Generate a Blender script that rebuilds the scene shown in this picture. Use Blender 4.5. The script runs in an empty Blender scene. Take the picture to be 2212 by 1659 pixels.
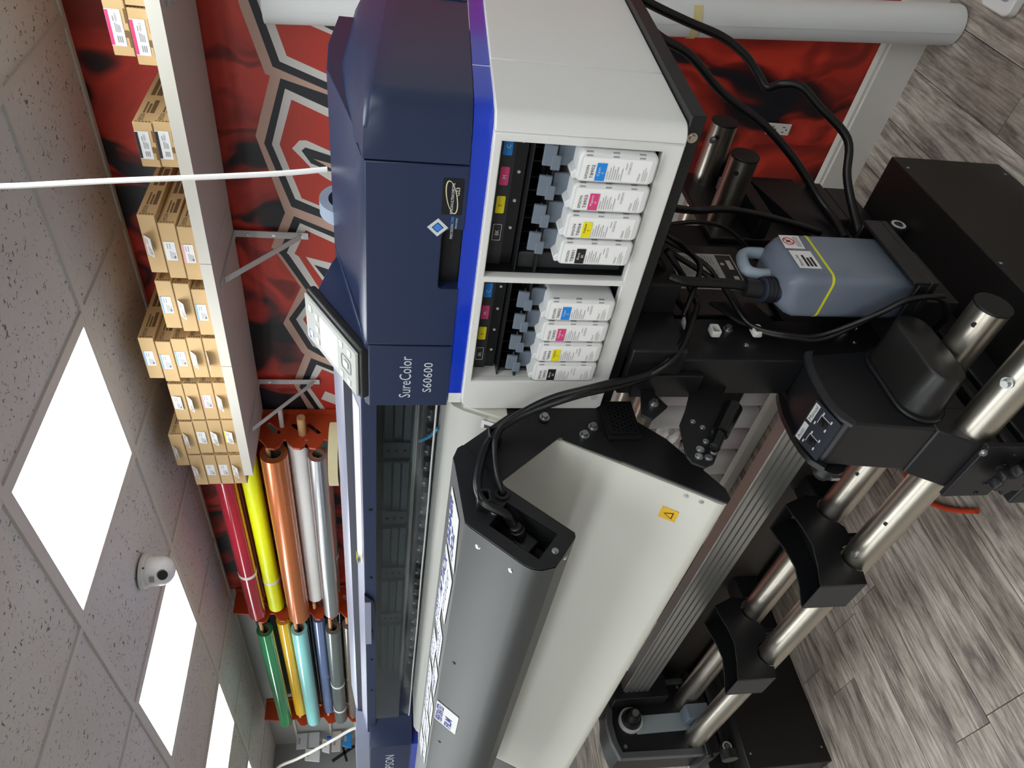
import bpy, bmesh, math, random
from mathutils import Vector, Matrix
random.seed(7)
V = Vector
S = bpy.context.scene
COL = S.collection

# ------------------------------------------------------------------ camera, world, exposure
# the phone was held on its side: world "up" is the picture's left edge
CAMZ = 1.61
rx = V((0.6973462, 0.71671474, 0.00531565))     # upright picture right
dn = V((0.13486735, -0.12393146, -0.9830828))   # upright picture down
fw = V((-0.70393116, 0.68626596, -0.18308455))  # view direction
cam_d = bpy.data.cameras.new('camera'); cam = bpy.data.objects.new('camera', cam_d); COL.objects.link(cam)
cam_d.sensor_width = 36; cam_d.lens = 36*1544.95/2212; cam_d.clip_start = .02
m = Matrix((( dn.x, rx.x, -fw.x, 0), (dn.y, rx.y, -fw.y, 0), (dn.z, rx.z, -fw.z, CAMZ), (0, 0, 0, 1)))
cam.matrix_world = m
S.camera = cam
w = bpy.data.worlds.new('world'); S.world = w; w.use_nodes = True
w.node_tree.nodes['Background'].inputs[0].default_value = (.9, .95, 1, 1)
w.node_tree.nodes['Background'].inputs[1].default_value = .25
S.view_settings.view_transform = 'Standard'
S.view_settings.look = 'None'
S.view_settings.gamma = 1
S.view_settings.use_curve_mapping = False
S.view_settings.exposure = 0.0
PANEL = 8.5

# ------------------------------------------------------------------ materials
def lin(h):
    if not isinstance(h, str): return (*h, 1)
    r = [int(h[i:i+2], 16)/255 for i in (1, 3, 5)]
    return (*[x/12.92 if x <= .04045 else ((x+.055)/1.055)**2.4 for x in r], 1)
MATS = {}
def mat(name, col, rough=.5, metal=0, emit=0, alpha=1, trans=0, ior=1.45, coat=0, spec=.5, var=0, vscale=30, bump=0, bscale=200):
    if name in MATS: return MATS[name]
    M = bpy.data.materials.new(name); M.use_nodes = True; MATS[name] = M
    nt = M.node_tree; b = nt.nodes['Principled BSDF']; I = b.inputs
    c = lin(col)
    I['Base Color'].default_value = c; I['Roughness'].default_value = rough; I['Metallic'].default_value = metal
    I['Specular IOR Level'].default_value = spec
    I['Coat Weight'].default_value = coat; I['Coat Roughness'].default_value = .08
    I['Transmission Weight'].default_value = trans; I['IOR'].default_value = ior; I['Alpha'].default_value = alpha
    if emit:
        I['Emission Color'].default_value = c; I['Emission Strength'].default_value = emit
    if var or bump:
        tc = nt.nodes.new('ShaderNodeTexCoord')
    if var:
        n = nt.nodes.new('ShaderNodeTexNoise'); n.inputs['Scale'].default_value = vscale; n.inputs['Detail'].default_value = 6
        r = nt.nodes.new('ShaderNodeMapRange'); r.inputs[1].default_value = .3; r.inputs[2].default_value = .7
        r.inputs[3].default_value = 1-var; r.inputs[4].default_value = 1+var
        h = nt.nodes.new('ShaderNodeHueSaturation'); h.inputs['Color'].default_value = c
        nt.links.new(tc.outputs['Object'], n.inputs['Vector']); nt.links.new(n.outputs['Fac'], r.inputs[0])
        nt.links.new(r.outputs[0], h.inputs['Value']); nt.links.new(h.outputs[0], I['Base Color'])
    if bump:
        n2 = nt.nodes.new('ShaderNodeTexNoise'); n2.inputs['Scale'].default_value = bscale; n2.inputs['Detail'].default_value = 4
        bp = nt.nodes.new('ShaderNodeBump'); bp.inputs['Strength'].default_value = bump; bp.inputs['Distance'].default_value = .002
        nt.links.new(tc.outputs['Object'], n2.inputs['Vector']); nt.links.new(n2.outputs['Fac'], bp.inputs['Height']); nt.links.new(bp.outputs[0], I['Normal'])
    return M
def nodes(name):
    M = bpy.data.materials.new(name); M.use_nodes = True; MATS[name] = M
    nt = M.node_tree
    return M, nt, nt.nodes['Principled BSDF'].inputs, lambda t: nt.nodes.new('ShaderNode'+t), nt.links.new
def ramp(nd, stops):
    e = nd.color_ramp.elements
    while len(e) < len(stops): e.new(.5)
    for k, (p, c) in enumerate(stops): e[k].position = p; e[k].color = lin(c)

# mural: red paint with smoky black swirls
M, nt, I, N, L = nodes('mural')
tc = N('TexCoord'); mp = N('Mapping'); mp.inputs['Scale'].default_value = (1.5, 1.5, 1.1)
def warp(src, scale, amt, det=2):
    n = N('TexNoise'); n.inputs['Scale'].default_value = scale; n.inputs['Detail'].default_value = det
    sb = N('VectorMath'); sb.operation = 'SUBTRACT'; sb.inputs[1].default_value = (.5, .5, .5)
    sc_ = N('VectorMath'); sc_.operation = 'SCALE'; sc_.inputs['Scale'].default_value = amt
    ad_ = N('VectorMath'); ad_.operation = 'ADD'
    L(src, n.inputs['Vector']); L(n.outputs['Color'], sb.inputs[0]); L(sb.outputs[0], sc_.inputs[0]); L(src, ad_.inputs[0]); L(sc_.outputs[0], ad_.inputs[1])
    return ad_.outputs[0]
L(tc.outputs['Object'], mp.inputs['Vector'])
p1 = warp(mp.outputs[0], 1.6, 1.3); p2 = warp(p1, 3.2, .45)
n1 = N('TexNoise'); n1.inputs['Scale'].default_value = 2.0; n1.inputs['Detail'].default_value = 2; n1.inputs['Roughness'].default_value = .4
n2 = N('TexNoise'); n2.inputs['Scale'].default_value = 3.4; n2.inputs['Detail'].default_value = 5; n2.inputs['Roughness'].default_value = .5
wv = N('TexWave'); wv.inputs['Scale'].default_value = 1.2; wv.inputs['Distortion'].default_value = 3; wv.inputs['Detail'].default_value = 2
r1 = N('ValToRGB'); ramp(r1, [(.385, '#14161f'), (.415, '#3a151a'), (.445, '#97291f'), (.50, '#cf3b29')])
r2 = N('ValToRGB'); ramp(r2, [(.36, '#5a3836'), (.47, '#d8c8c4'), (.56, '#ffffff')])
r3 = N('ValToRGB'); ramp(r3, [(.0, '#3a2426'), (.12, '#a08078'), (.28, '#ffffff')])
m1 = N('MixRGB'); m1.blend_type = 'MULTIPLY'; m1.inputs['Fac'].default_value = .6
m2 = N('MixRGB'); m2.blend_type = 'MULTIPLY'; m2.inputs['Fac'].default_value = .6
L(p2, n1.inputs['Vector']); L(p1, n2.inputs['Vector']); L(p2, wv.inputs['Vector'])
L(n1.outputs['Fac'], r1.inputs[0]); L(n2.outputs['Fac'], r2.inputs[0]); L(wv.outputs['Fac'], r3.inputs[0])
L(r1.outputs[0], m1.inputs[1]); L(r2.outputs[0], m1.inputs[2]); L(m1.outputs[0], m2.inputs[1]); L(r3.outputs[0], m2.inputs[2])
L(m2.outputs[0], I['Base Color']); I['Roughness'].default_value = .45

# ceiling tile: off-white board with fissures and pin holes
M, nt, I, N, L = nodes('ceiling_board')
tc = N('TexCoord'); n1 = N('TexNoise'); n1.inputs['Scale'].default_value = 80; n1.inputs['Detail'].default_value = 3; n1.inputs['Distortion'].default_value = 1.0
r1 = N('ValToRGB'); ramp(r1, [(.0, '#6a6663'), (.335, '#77736f'), (.37, '#d6d2ce'), (1, '#dcd8d4')])
n2 = N('TexNoise'); n2.inputs['Scale'].default_value = 2; r2 = N('ValToRGB'); ramp(r2, [(.3, '#e8e4e0'), (.7, '#ffffff')])
ml = N('MixRGB'); ml.blend_type = 'MULTIPLY'; ml.inputs['Fac'].default_value = .6
bp = N('Bump'); bp.inputs['Strength'].default_value = .35; bp.inputs['Distance'].default_value = .003
L(tc.outputs['Object'], n1.inputs['Vector']); L(tc.outputs['Object'], n2.inputs['Vector']); L(n1.outputs['Fac'], r1.inputs[0]); L(n2.outputs['Fac'], r2.inputs[0])
L(r1.outputs[0], ml.inputs[1]); L(r2.outputs[0], ml.inputs[2]); L(ml.outputs[0], I['Base Color']); L(r1.outputs[0], bp.inputs['Height']); L(bp.outputs[0], I['Normal'])
I['Roughness'].default_value = .95

# floor plank: weathered grey wood, grain along Y, tone by plank
M, nt, I, N, L = nodes('floor_wood')
tc = N('TexCoord'); oi = N('ObjectInfo'); ad = N('VectorMath'); ad.operation = 'ADD'; sc = N('VectorMath'); sc.operation = 'SCALE'; sc.inputs['Scale'].default_value = 37
cb = N('CombineXYZ'); mp = N('Mapping'); mp.inputs['Scale'].default_value = (34, 2.6, 20)
n1 = N('TexNoise'); n1.inputs['Scale'].default_value = 1; n1.inputs['Detail'].default_value = 8; n1.inputs['Distortion'].default_value = 1.6; n1.inputs['Roughness'].default_value = .62
r1 = N('ValToRGB'); ramp(r1, [(.28, '#78726c'), (.42, '#aba298'), (.52, '#cbc3b8'), (.72, '#ddd6cb')])
mp2 = N('Mapping'); mp2.inputs['Scale'].default_value = (5, .6, 5)
wv = N('TexWave'); wv.wave_type = 'BANDS'; wv.bands_direction = 'X'; wv.inputs['Scale'].default_value = 4.5; wv.inputs['Distortion'].default_value = 14; wv.inputs['Detail'].default_value = 4; wv.inputs['Detail Scale'].default_value = .9
r3 = N('ValToRGB'); ramp(r3, [(.0, '#8a8380'), (.35, '#ffffff'), (1, '#ffffff')])
r2 = N('ValToRGB'); ramp(r2, [(0, '#cfcac8'), (.5, '#ebe7e4'), (1, '#ffffff')])
mp3 = N('Mapping'); mp3.inputs['Scale'].default_value = (9, 2.2, 9); n3 = N('TexNoise'); n3.inputs['Scale'].default_value = 1.5; n3.inputs['Detail'].default_value = 7; n3.inputs['Roughness'].default_value = .7
r4 = N('ValToRGB'); ramp(r4, [(.36, '#8b8688'), (.47, '#d6d2d0'), (.6, '#ffffff')]); m3 = N('MixRGB'); m3.blend_type = 'MULTIPLY'; m3.inputs['Fac'].default_value = .9
m1 = N('MixRGB'); m1.blend_type = 'MULTIPLY'; m1.inputs['Fac'].default_value = .8
m2 = N('MixRGB'); m2.blend_type = 'MULTIPLY'; m2.inputs['Fac'].default_value = .35
L(oi.outputs['Random'], cb.inputs[0]); L(oi.outputs['Random'], cb.inputs[1]); L(cb.outputs[0], sc.inputs[0]); L(tc.outputs['Object'], ad.inputs[0]); L(sc.outputs[0], ad.inputs[1])
L(ad.outputs[0], mp.inputs['Vector']); L(mp.outputs[0], n1.inputs['Vector']); L(n1.outputs['Fac'], r1.inputs[0]); L(oi.outputs['Random'], r2.inputs[0])
L(ad.outputs[0], mp2.inputs['Vector']); L(mp2.outputs[0], wv.inputs['Vector']); L(wv.outputs['Fac'], r3.inputs[0])
L(r1.outputs[0], m1.inputs[1]); L(r2.outputs[0], m1.inputs[2]); L(m1.outputs[0], m2.inputs[1]); L(r3.outputs[0], m2.inputs[2]); L(ad.outputs[0], mp3.inputs['Vector']); L(mp3.outputs[0], n3.inputs['Vector']); L(n3.outputs['Fac'], r4.inputs[0]); L(m2.outputs[0], m3.inputs[1]); L(r4.outputs[0], m3.inputs[2]); L(m3.outputs[0], I['Base Color']); I['Roughness'].default_value = .42

NAVY = mat('navy_plastic', '#232e4c', .34, bump=.04, bscale=900)
NAVYD = mat('navy_dark', '#141b33', .4)
LAV = mat('hood_lavender', '#3a4160', .28)
BLUE = mat('blue_film', '#1638b8', .16, coat=.6)
WHITE = mat('white_plastic', '#dcdbd7', .38)
WGREY = mat('grey_plastic', '#c3c3c0', .45)
BLK = mat('black_metal', '#141416', .42, bump=.05, bscale=700)
BLKM = mat('black_matte', '#0c0c0e', .6)
BLKP = mat('black_plastic', '#18181a', .38)
DGREY = mat('dark_grey_plastic', '#2a2b2d', .45)
GUN = mat('gunmetal_paint', '#474847', .42, metal=.3)
CREAM = mat('cream_panel', '#cfcdc2', .42)
CREAM2 = mat('platen_cream', '#b5b4ad', .4)
STEEL = mat('steel', '#c4bdb0', .33, metal=1)
ZINC = mat('zinc', '#b9bcbb', .3, metal=1)
ALU = mat('aluminium', '#b8b9b6', .36, metal=.9)
RUB = mat('rubber', '#101011', .5)
CABLE = mat('cable_black', '#0b0b0c', .38)
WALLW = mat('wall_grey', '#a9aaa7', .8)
WPAINT = mat('white_paint', '#d9d5cd', .5)
SHELFW = mat('shelf_white', '#cfc9c0', .55)
SHELFE = mat('shelf_edge', '#cbc6ba', .55)
CARD = mat('cardboard', '#c9a878', .8, var=.05, vscale=8)
CARDD = mat('cardboard_edge', '#7a5d3c', .85)
PAPER = mat('label_paper', '#e2e0de', .6)
INKB = mat('print_black', '#2a2522', .7)
INKG = mat('print_grey', '#8f9090', .7)
SILV = mat('print_silver', '#c9ced2', .4)
CY = mat('print_cyan', '#1f86dd', .5); MG = mat('print_magenta', '#d8447f', .5); YE = mat('print_yellow', '#f0df1a', .5); KK = mat('print_dark', '#201d1e', .5)
PINK = mat('print_pink', '#ea3f77', .5)
CARTW = mat('cartridge_white', '#d9d9d8', .42, spec=.4)
LEVER = mat('lever_grey', '#67717d', .4)
TILE = MATS['ceiling_board']; MURAL = MATS['mural']; WOOD = MATS['floor_wood']

# ------------------------------------------------------------------ mesh helpers
def obj(name, me, mt, parent=None, smooth=True, ang=40):
    o = bpy.data.objects.new(name, me); COL.objects.link(o)
    if mt and not me.materials: me.materials.append(mt)
    if smooth:
        for p in me.polygons: p.use_smooth = True
        me.set_sharp_from_angle(angle=math.radians(ang))
    if parent is not None: attach(o, parent)
    return o
def wm(o):
    m = o.matrix_basis.copy()
    return (wm(o.parent) @ o.matrix_parent_inverse @ m) if o.parent else m
def attach(o, p):
    o.parent = p; o.matrix_parent_inverse = wm(p).inverted()
class MB:
    def __init__(s): s.v = []; s.f = []
    def add(s, vs, fs):
        k = len(s.v); s.v += [tuple(x) for x in vs]; s.f += [tuple(i+k for i in f) for f in fs]; return s
    def box(s, x0, x1, y0, y1, z0, z1):
        x0, x1 = sorted((x0, x1)); y0, y1 = sorted((y0, y1)); z0, z1 = sorted((z0, z1))
        return s.add([(x0,y0,z0),(x1,y0,z0),(x1,y1,z0),(x0,y1,z0),(x0,y0,z1),(x1,y0,z1),(x1,y1,z1),(x0,y1,z1)],
                     [(0,3,2,1),(4,5,6,7),(0,1,5,4),(1,2,6,5),(2,3,7,6),(3,0,4,7)])
    def obox(s, c, U, W, N, a, b, d):
        c, U, W, N = V(c), V(U).normalized(), V(W).normalized(), V(N).normalized()
        vs = [c+U*a*i+W*b*j+N*d*k for k in (-.5,.5) for j in (-.5,.5) for i in (-.5,.5)]
        return s.add(vs, [(0,2,3,1),(4,5,7,6),(0,1,5,4),(1,3,7,5),(3,2,6,7),(2,0,4,6)])
    def prism(s, poly, axis, a, b):
        # poly in the two remaining axes (cyclic order x:(y,z) y:(x,z) z:(x,y))
        def P(q, t): return (t,q[0],q[1]) if axis == 0 else ((q[0],t,q[1]) if axis == 1 else (q[0],q[1],t))
        n = len(poly); A = sum(poly[i][0]*poly[(i+1)%n][1]-poly[(i+1)%n][0]*poly[i][1] for i in range(n))
        if A < 0: poly = poly[::-1]
        lo, hi = min(a, b), max(a, b)
        vs = [P(q, lo) for q in poly]+[P(q, hi) for q in poly]
        fs = [tuple(range(n))[::-1], tuple(range(n, 2*n))]+[(i,(i+1)%n,(i+1)%n+n,i+n) for i in range(n)]
        if axis == 1: fs = [f[::-1] for f in fs]
        return s.add(vs, fs)
    def cyl(s, p0, p1, r, n=20, r1=None, caps=True):
        p0, p1 = V(p0), V(p1); d = (p1-p0).normalized(); u = d.orthogonal().normalized(); w_ = d.cross(u); r1 = r if r1 is None else r1
        vs = [p0+(u*math.cos(t)+w_*math.sin(t))*r for t in [2*math.pi*i/n for i in range(n)]]+[p1+(u*math.cos(t)+w_*math.sin(t))*r1 for t in [2*math.pi*i/n for i in range(n)]]
        fs = [(i,(i+1)%n,(i+1)%n+n,i+n) for i in range(n)]
        if caps: fs += [tuple(range(n))[::-1], tuple(range(n, 2*n))]
        return s.add(vs, fs)
    def pipe(s, p0, p1, r, ri, n=24):
        p0, p1 = V(p0), V(p1); d = (p1-p0).normalized(); u = d.orthogonal().normalized(); w_ = d.cross(u)
        R = [[p+(u*math.cos(t)+w_*math.sin(t))*q for t in [2*math.pi*i/n for i in range(n)]] for p, q in ((p0,r),(p1,r),(p1,ri),(p0,ri))]
        return s.add(sum(R, []), [(k*n+i, k*n+(i+1)%n, ((k+1)%4)*n+(i+1)%n, ((k+1)%4)*n+i) for k in range(4) for i in range(n)])
    def tube(s, pts, r, n=8, sub=5):
        P = [V(p) for p in pts]; Q = []
        for i in range(len(P)-1):
            a, b, c, d = P[max(i-1,0)], P[i], P[i+1], P[min(i+2,len(P)-1)]
            for k in range(sub):
                t = k/sub; Q.append(.5*((2*b)+(c-a)*t+(2*a-5*b+4*c-d)*t*t+(3*b-a-3*c+d)*t**3))
        Q.append(P[-1]); u = None; vs = []
        for i, p in enumerate(Q):
            d = (Q[min(i+1,len(Q)-1)]-Q[max(i-1,0)]).normalized()
            u = d.orthogonal().normalized() if u is None else (u-d*u.dot(d)).normalized()
            w_ = d.cross(u)
            vs += [p+(u*math.cos(t)+w_*math.sin(t))*r for t in [2*math.pi*j/n for j in range(n)]]
        fs = [(i*n+j, i*n+(j+1)%n, (i+1)*n+(j+1)%n, (i+1)*n+j) for i in range(len(Q)-1) for j in range(n)]
        fs += [tuple(range(n))[::-1], tuple(range((len(Q)-1)*n, len(Q)*n))]
        return s.add(vs, fs)
    def loft(s, rings, closed=True, cap0=True, cap1=True):
        n = len(rings[0]); vs = sum([list(r) for r in rings], [])
        m_ = n if closed else n-1
        fs = [(k*n+i, k*n+(i+1)%n, (k+1)*n+(i+1)%n, (k+1)*n+i) for k in range(len(rings)-1) for i in range(m_)]
        if cap0: fs.append(tuple(range(n))[::-1])
        if cap1: fs.append(tuple(range((len(rings)-1)*n, len(rings)*n)))
        return s.add(vs, fs)
    def build(s, name, mt, parent=None, bevel=0, seg=2, smooth=True, ang=40, fix=True):
        me = bpy.data.meshes.new(name); me.from_pydata(s.v, [], s.f)
        if name in ('side_print', 'print', 'fine_print', 'handwriting', 'moulded_marks', 'socket_slots', 'switch_marks', 'flap_gap', 'pictogram'): me['tiny'] = 1
        if fix:
            b = bmesh.new(); b.from_mesh(me); bmesh.ops.recalc_face_normals(b, faces=b.faces); b.to_mesh(me); b.free()
        o = obj(name, me, mt, parent, smooth, ang)
        if me.get('tiny'): o['kind'] = 'stuff'
        if bevel:
            md = o.modifiers.new('bevel', 'BEVEL'); md.width = bevel; md.segments = seg; md.limit_method = 'ANGLE'; md.angle_limit = math.radians(30); md.harden_normals = False
        return o
def plate(name, outer, holes, depth, bev, fr, mt, parent=None, res=1):
    # flat outline with holes, thickened; fr = (origin, U, W); front face lies on the frame, thickness goes behind it
    cu = bpy.data.curves.new('c', 'CURVE'); cu.dimensions = '2D'; cu.fill_mode = 'BOTH'; cu.extrude = max(depth/2-bev, 0); cu.bevel_depth = bev; cu.bevel_resolution = res; cu.offset = -bev
    for L_ in [outer]+holes:
        sp = cu.splines.new('POLY'); sp.points.add(len(L_)-1); sp.use_cyclic_u = True
        for p, q in zip(sp.points, L_): p.co = (q[0], q[1], 0, 1)
    o = bpy.data.objects.new('c', cu); COL.objects.link(o); bpy.context.view_layer.update()
    me = bpy.data.meshes.new_from_object(o.evaluated_get(bpy.context.evaluated_depsgraph_get()))
    bpy.data.objects.remove(o); bpy.data.curves.remove(cu)
    O, U, W = V(fr[0]), V(fr[1]), V(fr[2]); Nn = U.cross(W)
    for v in me.vertices: v.co = O+U*v.co.x+W*v.co.y+Nn*(v.co.z-depth/2)
    me.name = name; me.materials.clear()
    return obj(name, me, mt, parent, True, 35)
def rrect(x0, x1, y0, y1, r, n=4):
    P = []
    for cx, cy, a in ((x1-r,y1-r,0),(x0+r,y1-r,90),(x0+r,y0+r,180),(x1-r,y0+r,270)):
        for k in range(n+1):
            t = math.radians(a+90*k/n); P.append((cx+r*math.cos(t), cy+r*math.sin(t)))
    return P
TXT = {}
def text(name, s, mt, parent, org, U, W, h, wid=None, align='L', bold=0):
    # lettering as a thin mesh lying on a surface: cap height h, optional total width
    key = (s, bold)
    if key not in TXT:
        cu = bpy.data.curves.new('t', 'FONT'); cu.body = s; cu.resolution_u = 2; cu.offset = bold
        o = bpy.data.objects.new('t', cu); COL.objects.link(o); bpy.context.view_layer.update()
        me = bpy.data.meshes.new_from_object(o.evaluated_get(bpy.context.evaluated_depsgraph_get()))
        bpy.data.objects.remove(o); bpy.data.curves.remove(cu); TXT[key] = me
    me = TXT[key].copy(); xs = [v.co.x for v in me.vertices]; x0, x1 = min(xs), max(xs)
    sy = h/.69; sx = sy if wid is None else wid/(x1-x0)
    wt = (x1-x0)*sx; off = {'L': 0, 'C': -wt/2, 'R': -wt}[align]
    O, U, W = V(org), V(U).normalized(), V(W).normalized(); Nn = U.cross(W)
    for v in me.vertices: v.co = O+U*((v.co.x-x0)*sx+off)+W*(v.co.y*sy)+Nn*.0004
    me.name = name; me.materials.clear()
    return obj(name, me, mt, parent, False)
def patch(s, org, U, W, u0, u1, w0, w1, t=.0004):
    # small flat rectangle on a frame, added to an MB
    O, U, W = V(org), V(U).normalized(), V(W).normalized(); Nn = U.cross(W)
    return s.obox(O+U*(u0+u1)/2+W*(w0+w1)/2+Nn*t/2, U, W, Nn, abs(u1-u0), abs(w1-w0), t)
X, Y, Z = V((1,0,0)), V((0,1,0)), V((0,0,1))
def thing(name, label, cat, loc=(0,0,0), group=None):
    o = bpy.data.objects.new(name, None); COL.objects.link(o); o.location = loc; o.empty_display_size = .05
    return tag(o, label, cat, group)
def tag(o, label, cat, group=None):
    o['label'] = label; o['category'] = cat
    if group: o['group'] = group
    return o
def struct(o): o['kind'] = 'structure'; return o
def bolt(parent, p, n, r=.006, h=.006, mt=None, name='bolt'):
    p, n = V(p), V(n).normalized(); b = MB(); b.cyl(p, p+n*h*.35, r*1.35, 14); b.cyl(p+n*h*.3, p+n*h, r, 10, r*.85)
    return b.build(name, mt or ZINC, parent)

# ================================================================== ROOM
WY, CZ, FX = 2.06, 2.40, -6.2
XR, YF = 2.6, -3.6
struct(MB().box(FX-.1, XR+.1, YF-.1, WY+.1, -.08, -.012).build('floor', mat('grout', '#8d857c', .8)))
FLOOR = bpy.data.objects['floor']
PW = .157
row = 0
x = -.705+PW*8
while x > FX:
    xa, xb = max(x-PW+.0012, FX), x-.0012
    y = WY - random.uniform(.1, .9)
    ends = [WY]
    fixed = {11: [1.855], 12: [1.86], 13: [], 15: [.652], 14: [.85]}.get(row)
    while y > -1.0: ends.append(y); y -= .92
    ends.append(-1.0)
    for a, b in zip(ends[:-1], ends[1:]):
        MB().box(xa, xb, b+.0012, a-.0012, -.012, random.uniform(-.0006, 0)).build('plank', WOOD, FLOOR, smooth=False, fix=False)
    x -= PW; row += 1
MB().box(FX, XR, YF, -1.0, -.012, -.001).build('plank_field', WOOD, FLOOR, smooth=False)['kind'] = 'stuff'

# back wall with mural
wb = struct(MB().box(FX-.1, XR+.1, WY, WY+.1, 0, CZ+.05).build('wall_back', WALLW, smooth=False))
def flat(name, poly, mt, y, parent):
    return MB().prism(poly, 1, y, y+.0004).build(name, mt, parent, smooth=False)
flat('mural_print', [(-.15,.14),(-.15,CZ),(-3.72,CZ),(-3.72,1.0),(-1.152,1.0),(-1.152,.14)], MURAL, WY-.0010, wb)  # unseen right end cut short to keep red bounce off the printer
flat('wall_paint', [(-1.152,.0),(-1.152,1.0),(FX,1.0),(FX,0)], WPAINT, WY-.0008, wb)
MW = mat('mural_white', '#d8d3cc', .45); MR = mat('mural_red', '#b83422', .45, var=.06, vscale=3); MK = mat('mural_black', '#1b1d23', .45); MP = mat('mural_beige', '#c7a392', .5, var=.06, vscale=9)
LET = {
 'A': dict(k=[(-0.700,1.946),(-0.865,1.902),(-0.917,1.764),(-0.966,1.625),(-1.05,1.4),(-.24,1.4),(-.24,2.05),(-0.611,1.969)], w=[(-0.697,1.924),(-0.849,1.882),(-0.895,1.761),(-0.943,1.625),(-1.02,1.4),(-.2,1.4),(-.2,2.02),(-0.609,1.946)],
      r=[(-0.695,1.901),(-0.832,1.862),(-0.874,1.754),(-0.920,1.625),(-1.,1.4),(-.2,1.4),(-.2,2.),(-0.607,1.924)], hw=[(-0.692,1.864),(-0.718,1.878),(-0.764,1.743),(-0.805,1.625),(-.88,1.42),(-.45,1.42),(-0.594,1.8)], hb=[(-0.689,1.836),(-0.707,1.849),(-0.752,1.742),(-0.793,1.625),(-.86,1.43),(-.5,1.43),(-0.617,1.78)], hg=[(-0.691,1.821),(-0.722,1.735),(-0.760,1.625),(-0.747,1.625),(-0.685,1.816)]),
 'O': dict(k=[(-0.896,1.884),(-1.094,1.948),(-1.306,1.887),(-1.357,1.761),(-1.418,1.625),(-1.5,1.43),(-1.06,1.43),(-0.976,1.625),(-0.931,1.763)], w=[(-0.924,1.874),(-1.095,1.926),(-1.277,1.873),(-1.328,1.762),(-1.387,1.625),(-1.46,1.44),(-1.09,1.44),(-1.014,1.625),(-0.970,1.763)],
      r=[(-0.954,1.859),(-1.094,1.904),(-1.273,1.853),(-1.313,1.761),(-1.368,1.625),(-1.44,1.45),(-1.11,1.45),(-1.044,1.625),(-0.996,1.764)], hw=[(-1.104,1.869),(-1.077,1.846),(-1.075,1.826),(-1.104,1.760),(-1.157,1.625),(-1.2,1.5),(-1.31,1.5),(-1.262,1.625),(-1.204,1.764),(-1.170,1.814),(-1.135,1.842)],
      hb=[(-1.109,1.842),(-1.098,1.830),(-1.119,1.760),(-1.173,1.625),(-1.21,1.52),(-1.27,1.52),(-1.223,1.625),(-1.172,1.762),(-1.149,1.817)], hg=[(-1.133,1.809),(-1.145,1.761),(-1.195,1.625),(-1.203,1.625),(-1.160,1.762)]),
 'C': dict(k=[(-1.341,1.882),(-1.487,1.942),(-1.495,1.935),(-1.653,1.858),(-1.778,1.933),(-1.925,1.876),(-1.965,1.826),(-2.074,1.625),(-2.15,1.45),(-1.52,1.45),(-1.456,1.625)], w=[(-1.366,1.865),(-1.485,1.916),(-1.494,1.909),(-1.652,1.834),(-1.778,1.908),(-1.908,1.858),(-1.940,1.816),(-2.039,1.625),(-2.1,1.46),(-1.56,1.46),(-1.481,1.625)],
      r=[(-1.392,1.849),(-1.487,1.891),(-1.498,1.878),(-1.651,1.810),(-1.777,1.883),(-1.888,1.839),(-1.996,1.625),(-2.08,1.47),(-1.59,1.47),(-1.508,1.625)], hw=[(-1.498,1.855),(-1.615,1.795),(-1.709,1.625),(-1.76,1.52),(-1.6,1.52),(-1.561,1.625)], hb=[(-1.529,1.830),(-1.595,1.791),(-1.680,1.625),(-1.71,1.55),(-1.64,1.55),(-1.609,1.625)]),
 'D': dict(k=[(-1.974,1.867),(-2.135,1.922),(-2.289,1.861),(-2.433,1.625),(-2.52,1.45),(-2.18,1.45),(-2.110,1.625)], w=[(-2.008,1.849),(-2.139,1.899),(-2.289,1.839),(-2.433,1.605),(-2.5,1.46),(-2.2,1.46),(-2.138,1.625)],
      r=[(-2.033,1.829),(-2.139,1.880),(-2.289,1.817),(-2.412,1.605),(-2.48,1.47),(-2.22,1.47),(-2.156,1.625)], hw=[(-2.203,1.841),(-2.157,1.823),(-2.270,1.625),(-2.330,1.625)]),
}
def grow(poly, d):
    cx = sum(p[0] for p in poly)/len(poly); cz = sum(p[1] for p in poly)/len(poly)
    return [(p[0]+d*(1 if p[0] > cx else -1), p[1]+d*(1 if p[1] > cz else -1)) for p in poly]
for q, (k, D) in enumerate(LET.items()):
    flat('letter_halo', grow(D['k'], .022), MP, WY-.0016-.00012*q, wb)
    for j, (key, mt, nm) in enumerate((('k',MK,'letter_outline'),('w',MW,'letter_border'),('r',MR,'letter_fill'),('hw',MW,'letter_border'),('hb',MK,'letter_outline'),('hg',MP,'letter_fill'))):
        if key in D: flat(nm, D[key], mt, WY-.0022-.0006*j, wb)
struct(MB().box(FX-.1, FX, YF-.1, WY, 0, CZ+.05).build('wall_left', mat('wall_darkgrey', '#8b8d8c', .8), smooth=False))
struct(MB().box(XR, XR+.1, YF-.1, WY, 0, CZ+.05).build('wall_right', WALLW, smooth=False))
struct(MB().box(FX-.1, XR+.1, YF-.1, YF, 0, CZ+.05).build('wall_front', WALLW, smooth=False))
struct(MB().box(FX, FX+.02, 1.2, 1.28, 0, 2.3).build('trim_1', WPAINT, bevel=.003))
bb = struct(MB().prism([(WY-.003,0),(WY-.016,0),(WY-.016,.115),(WY-.012,.12),(WY-.012,.13),(WY-.007,.137),(WY-.003,.142)], 0, FX, XR).build('baseboard_back', WPAINT, smooth=False))
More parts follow.
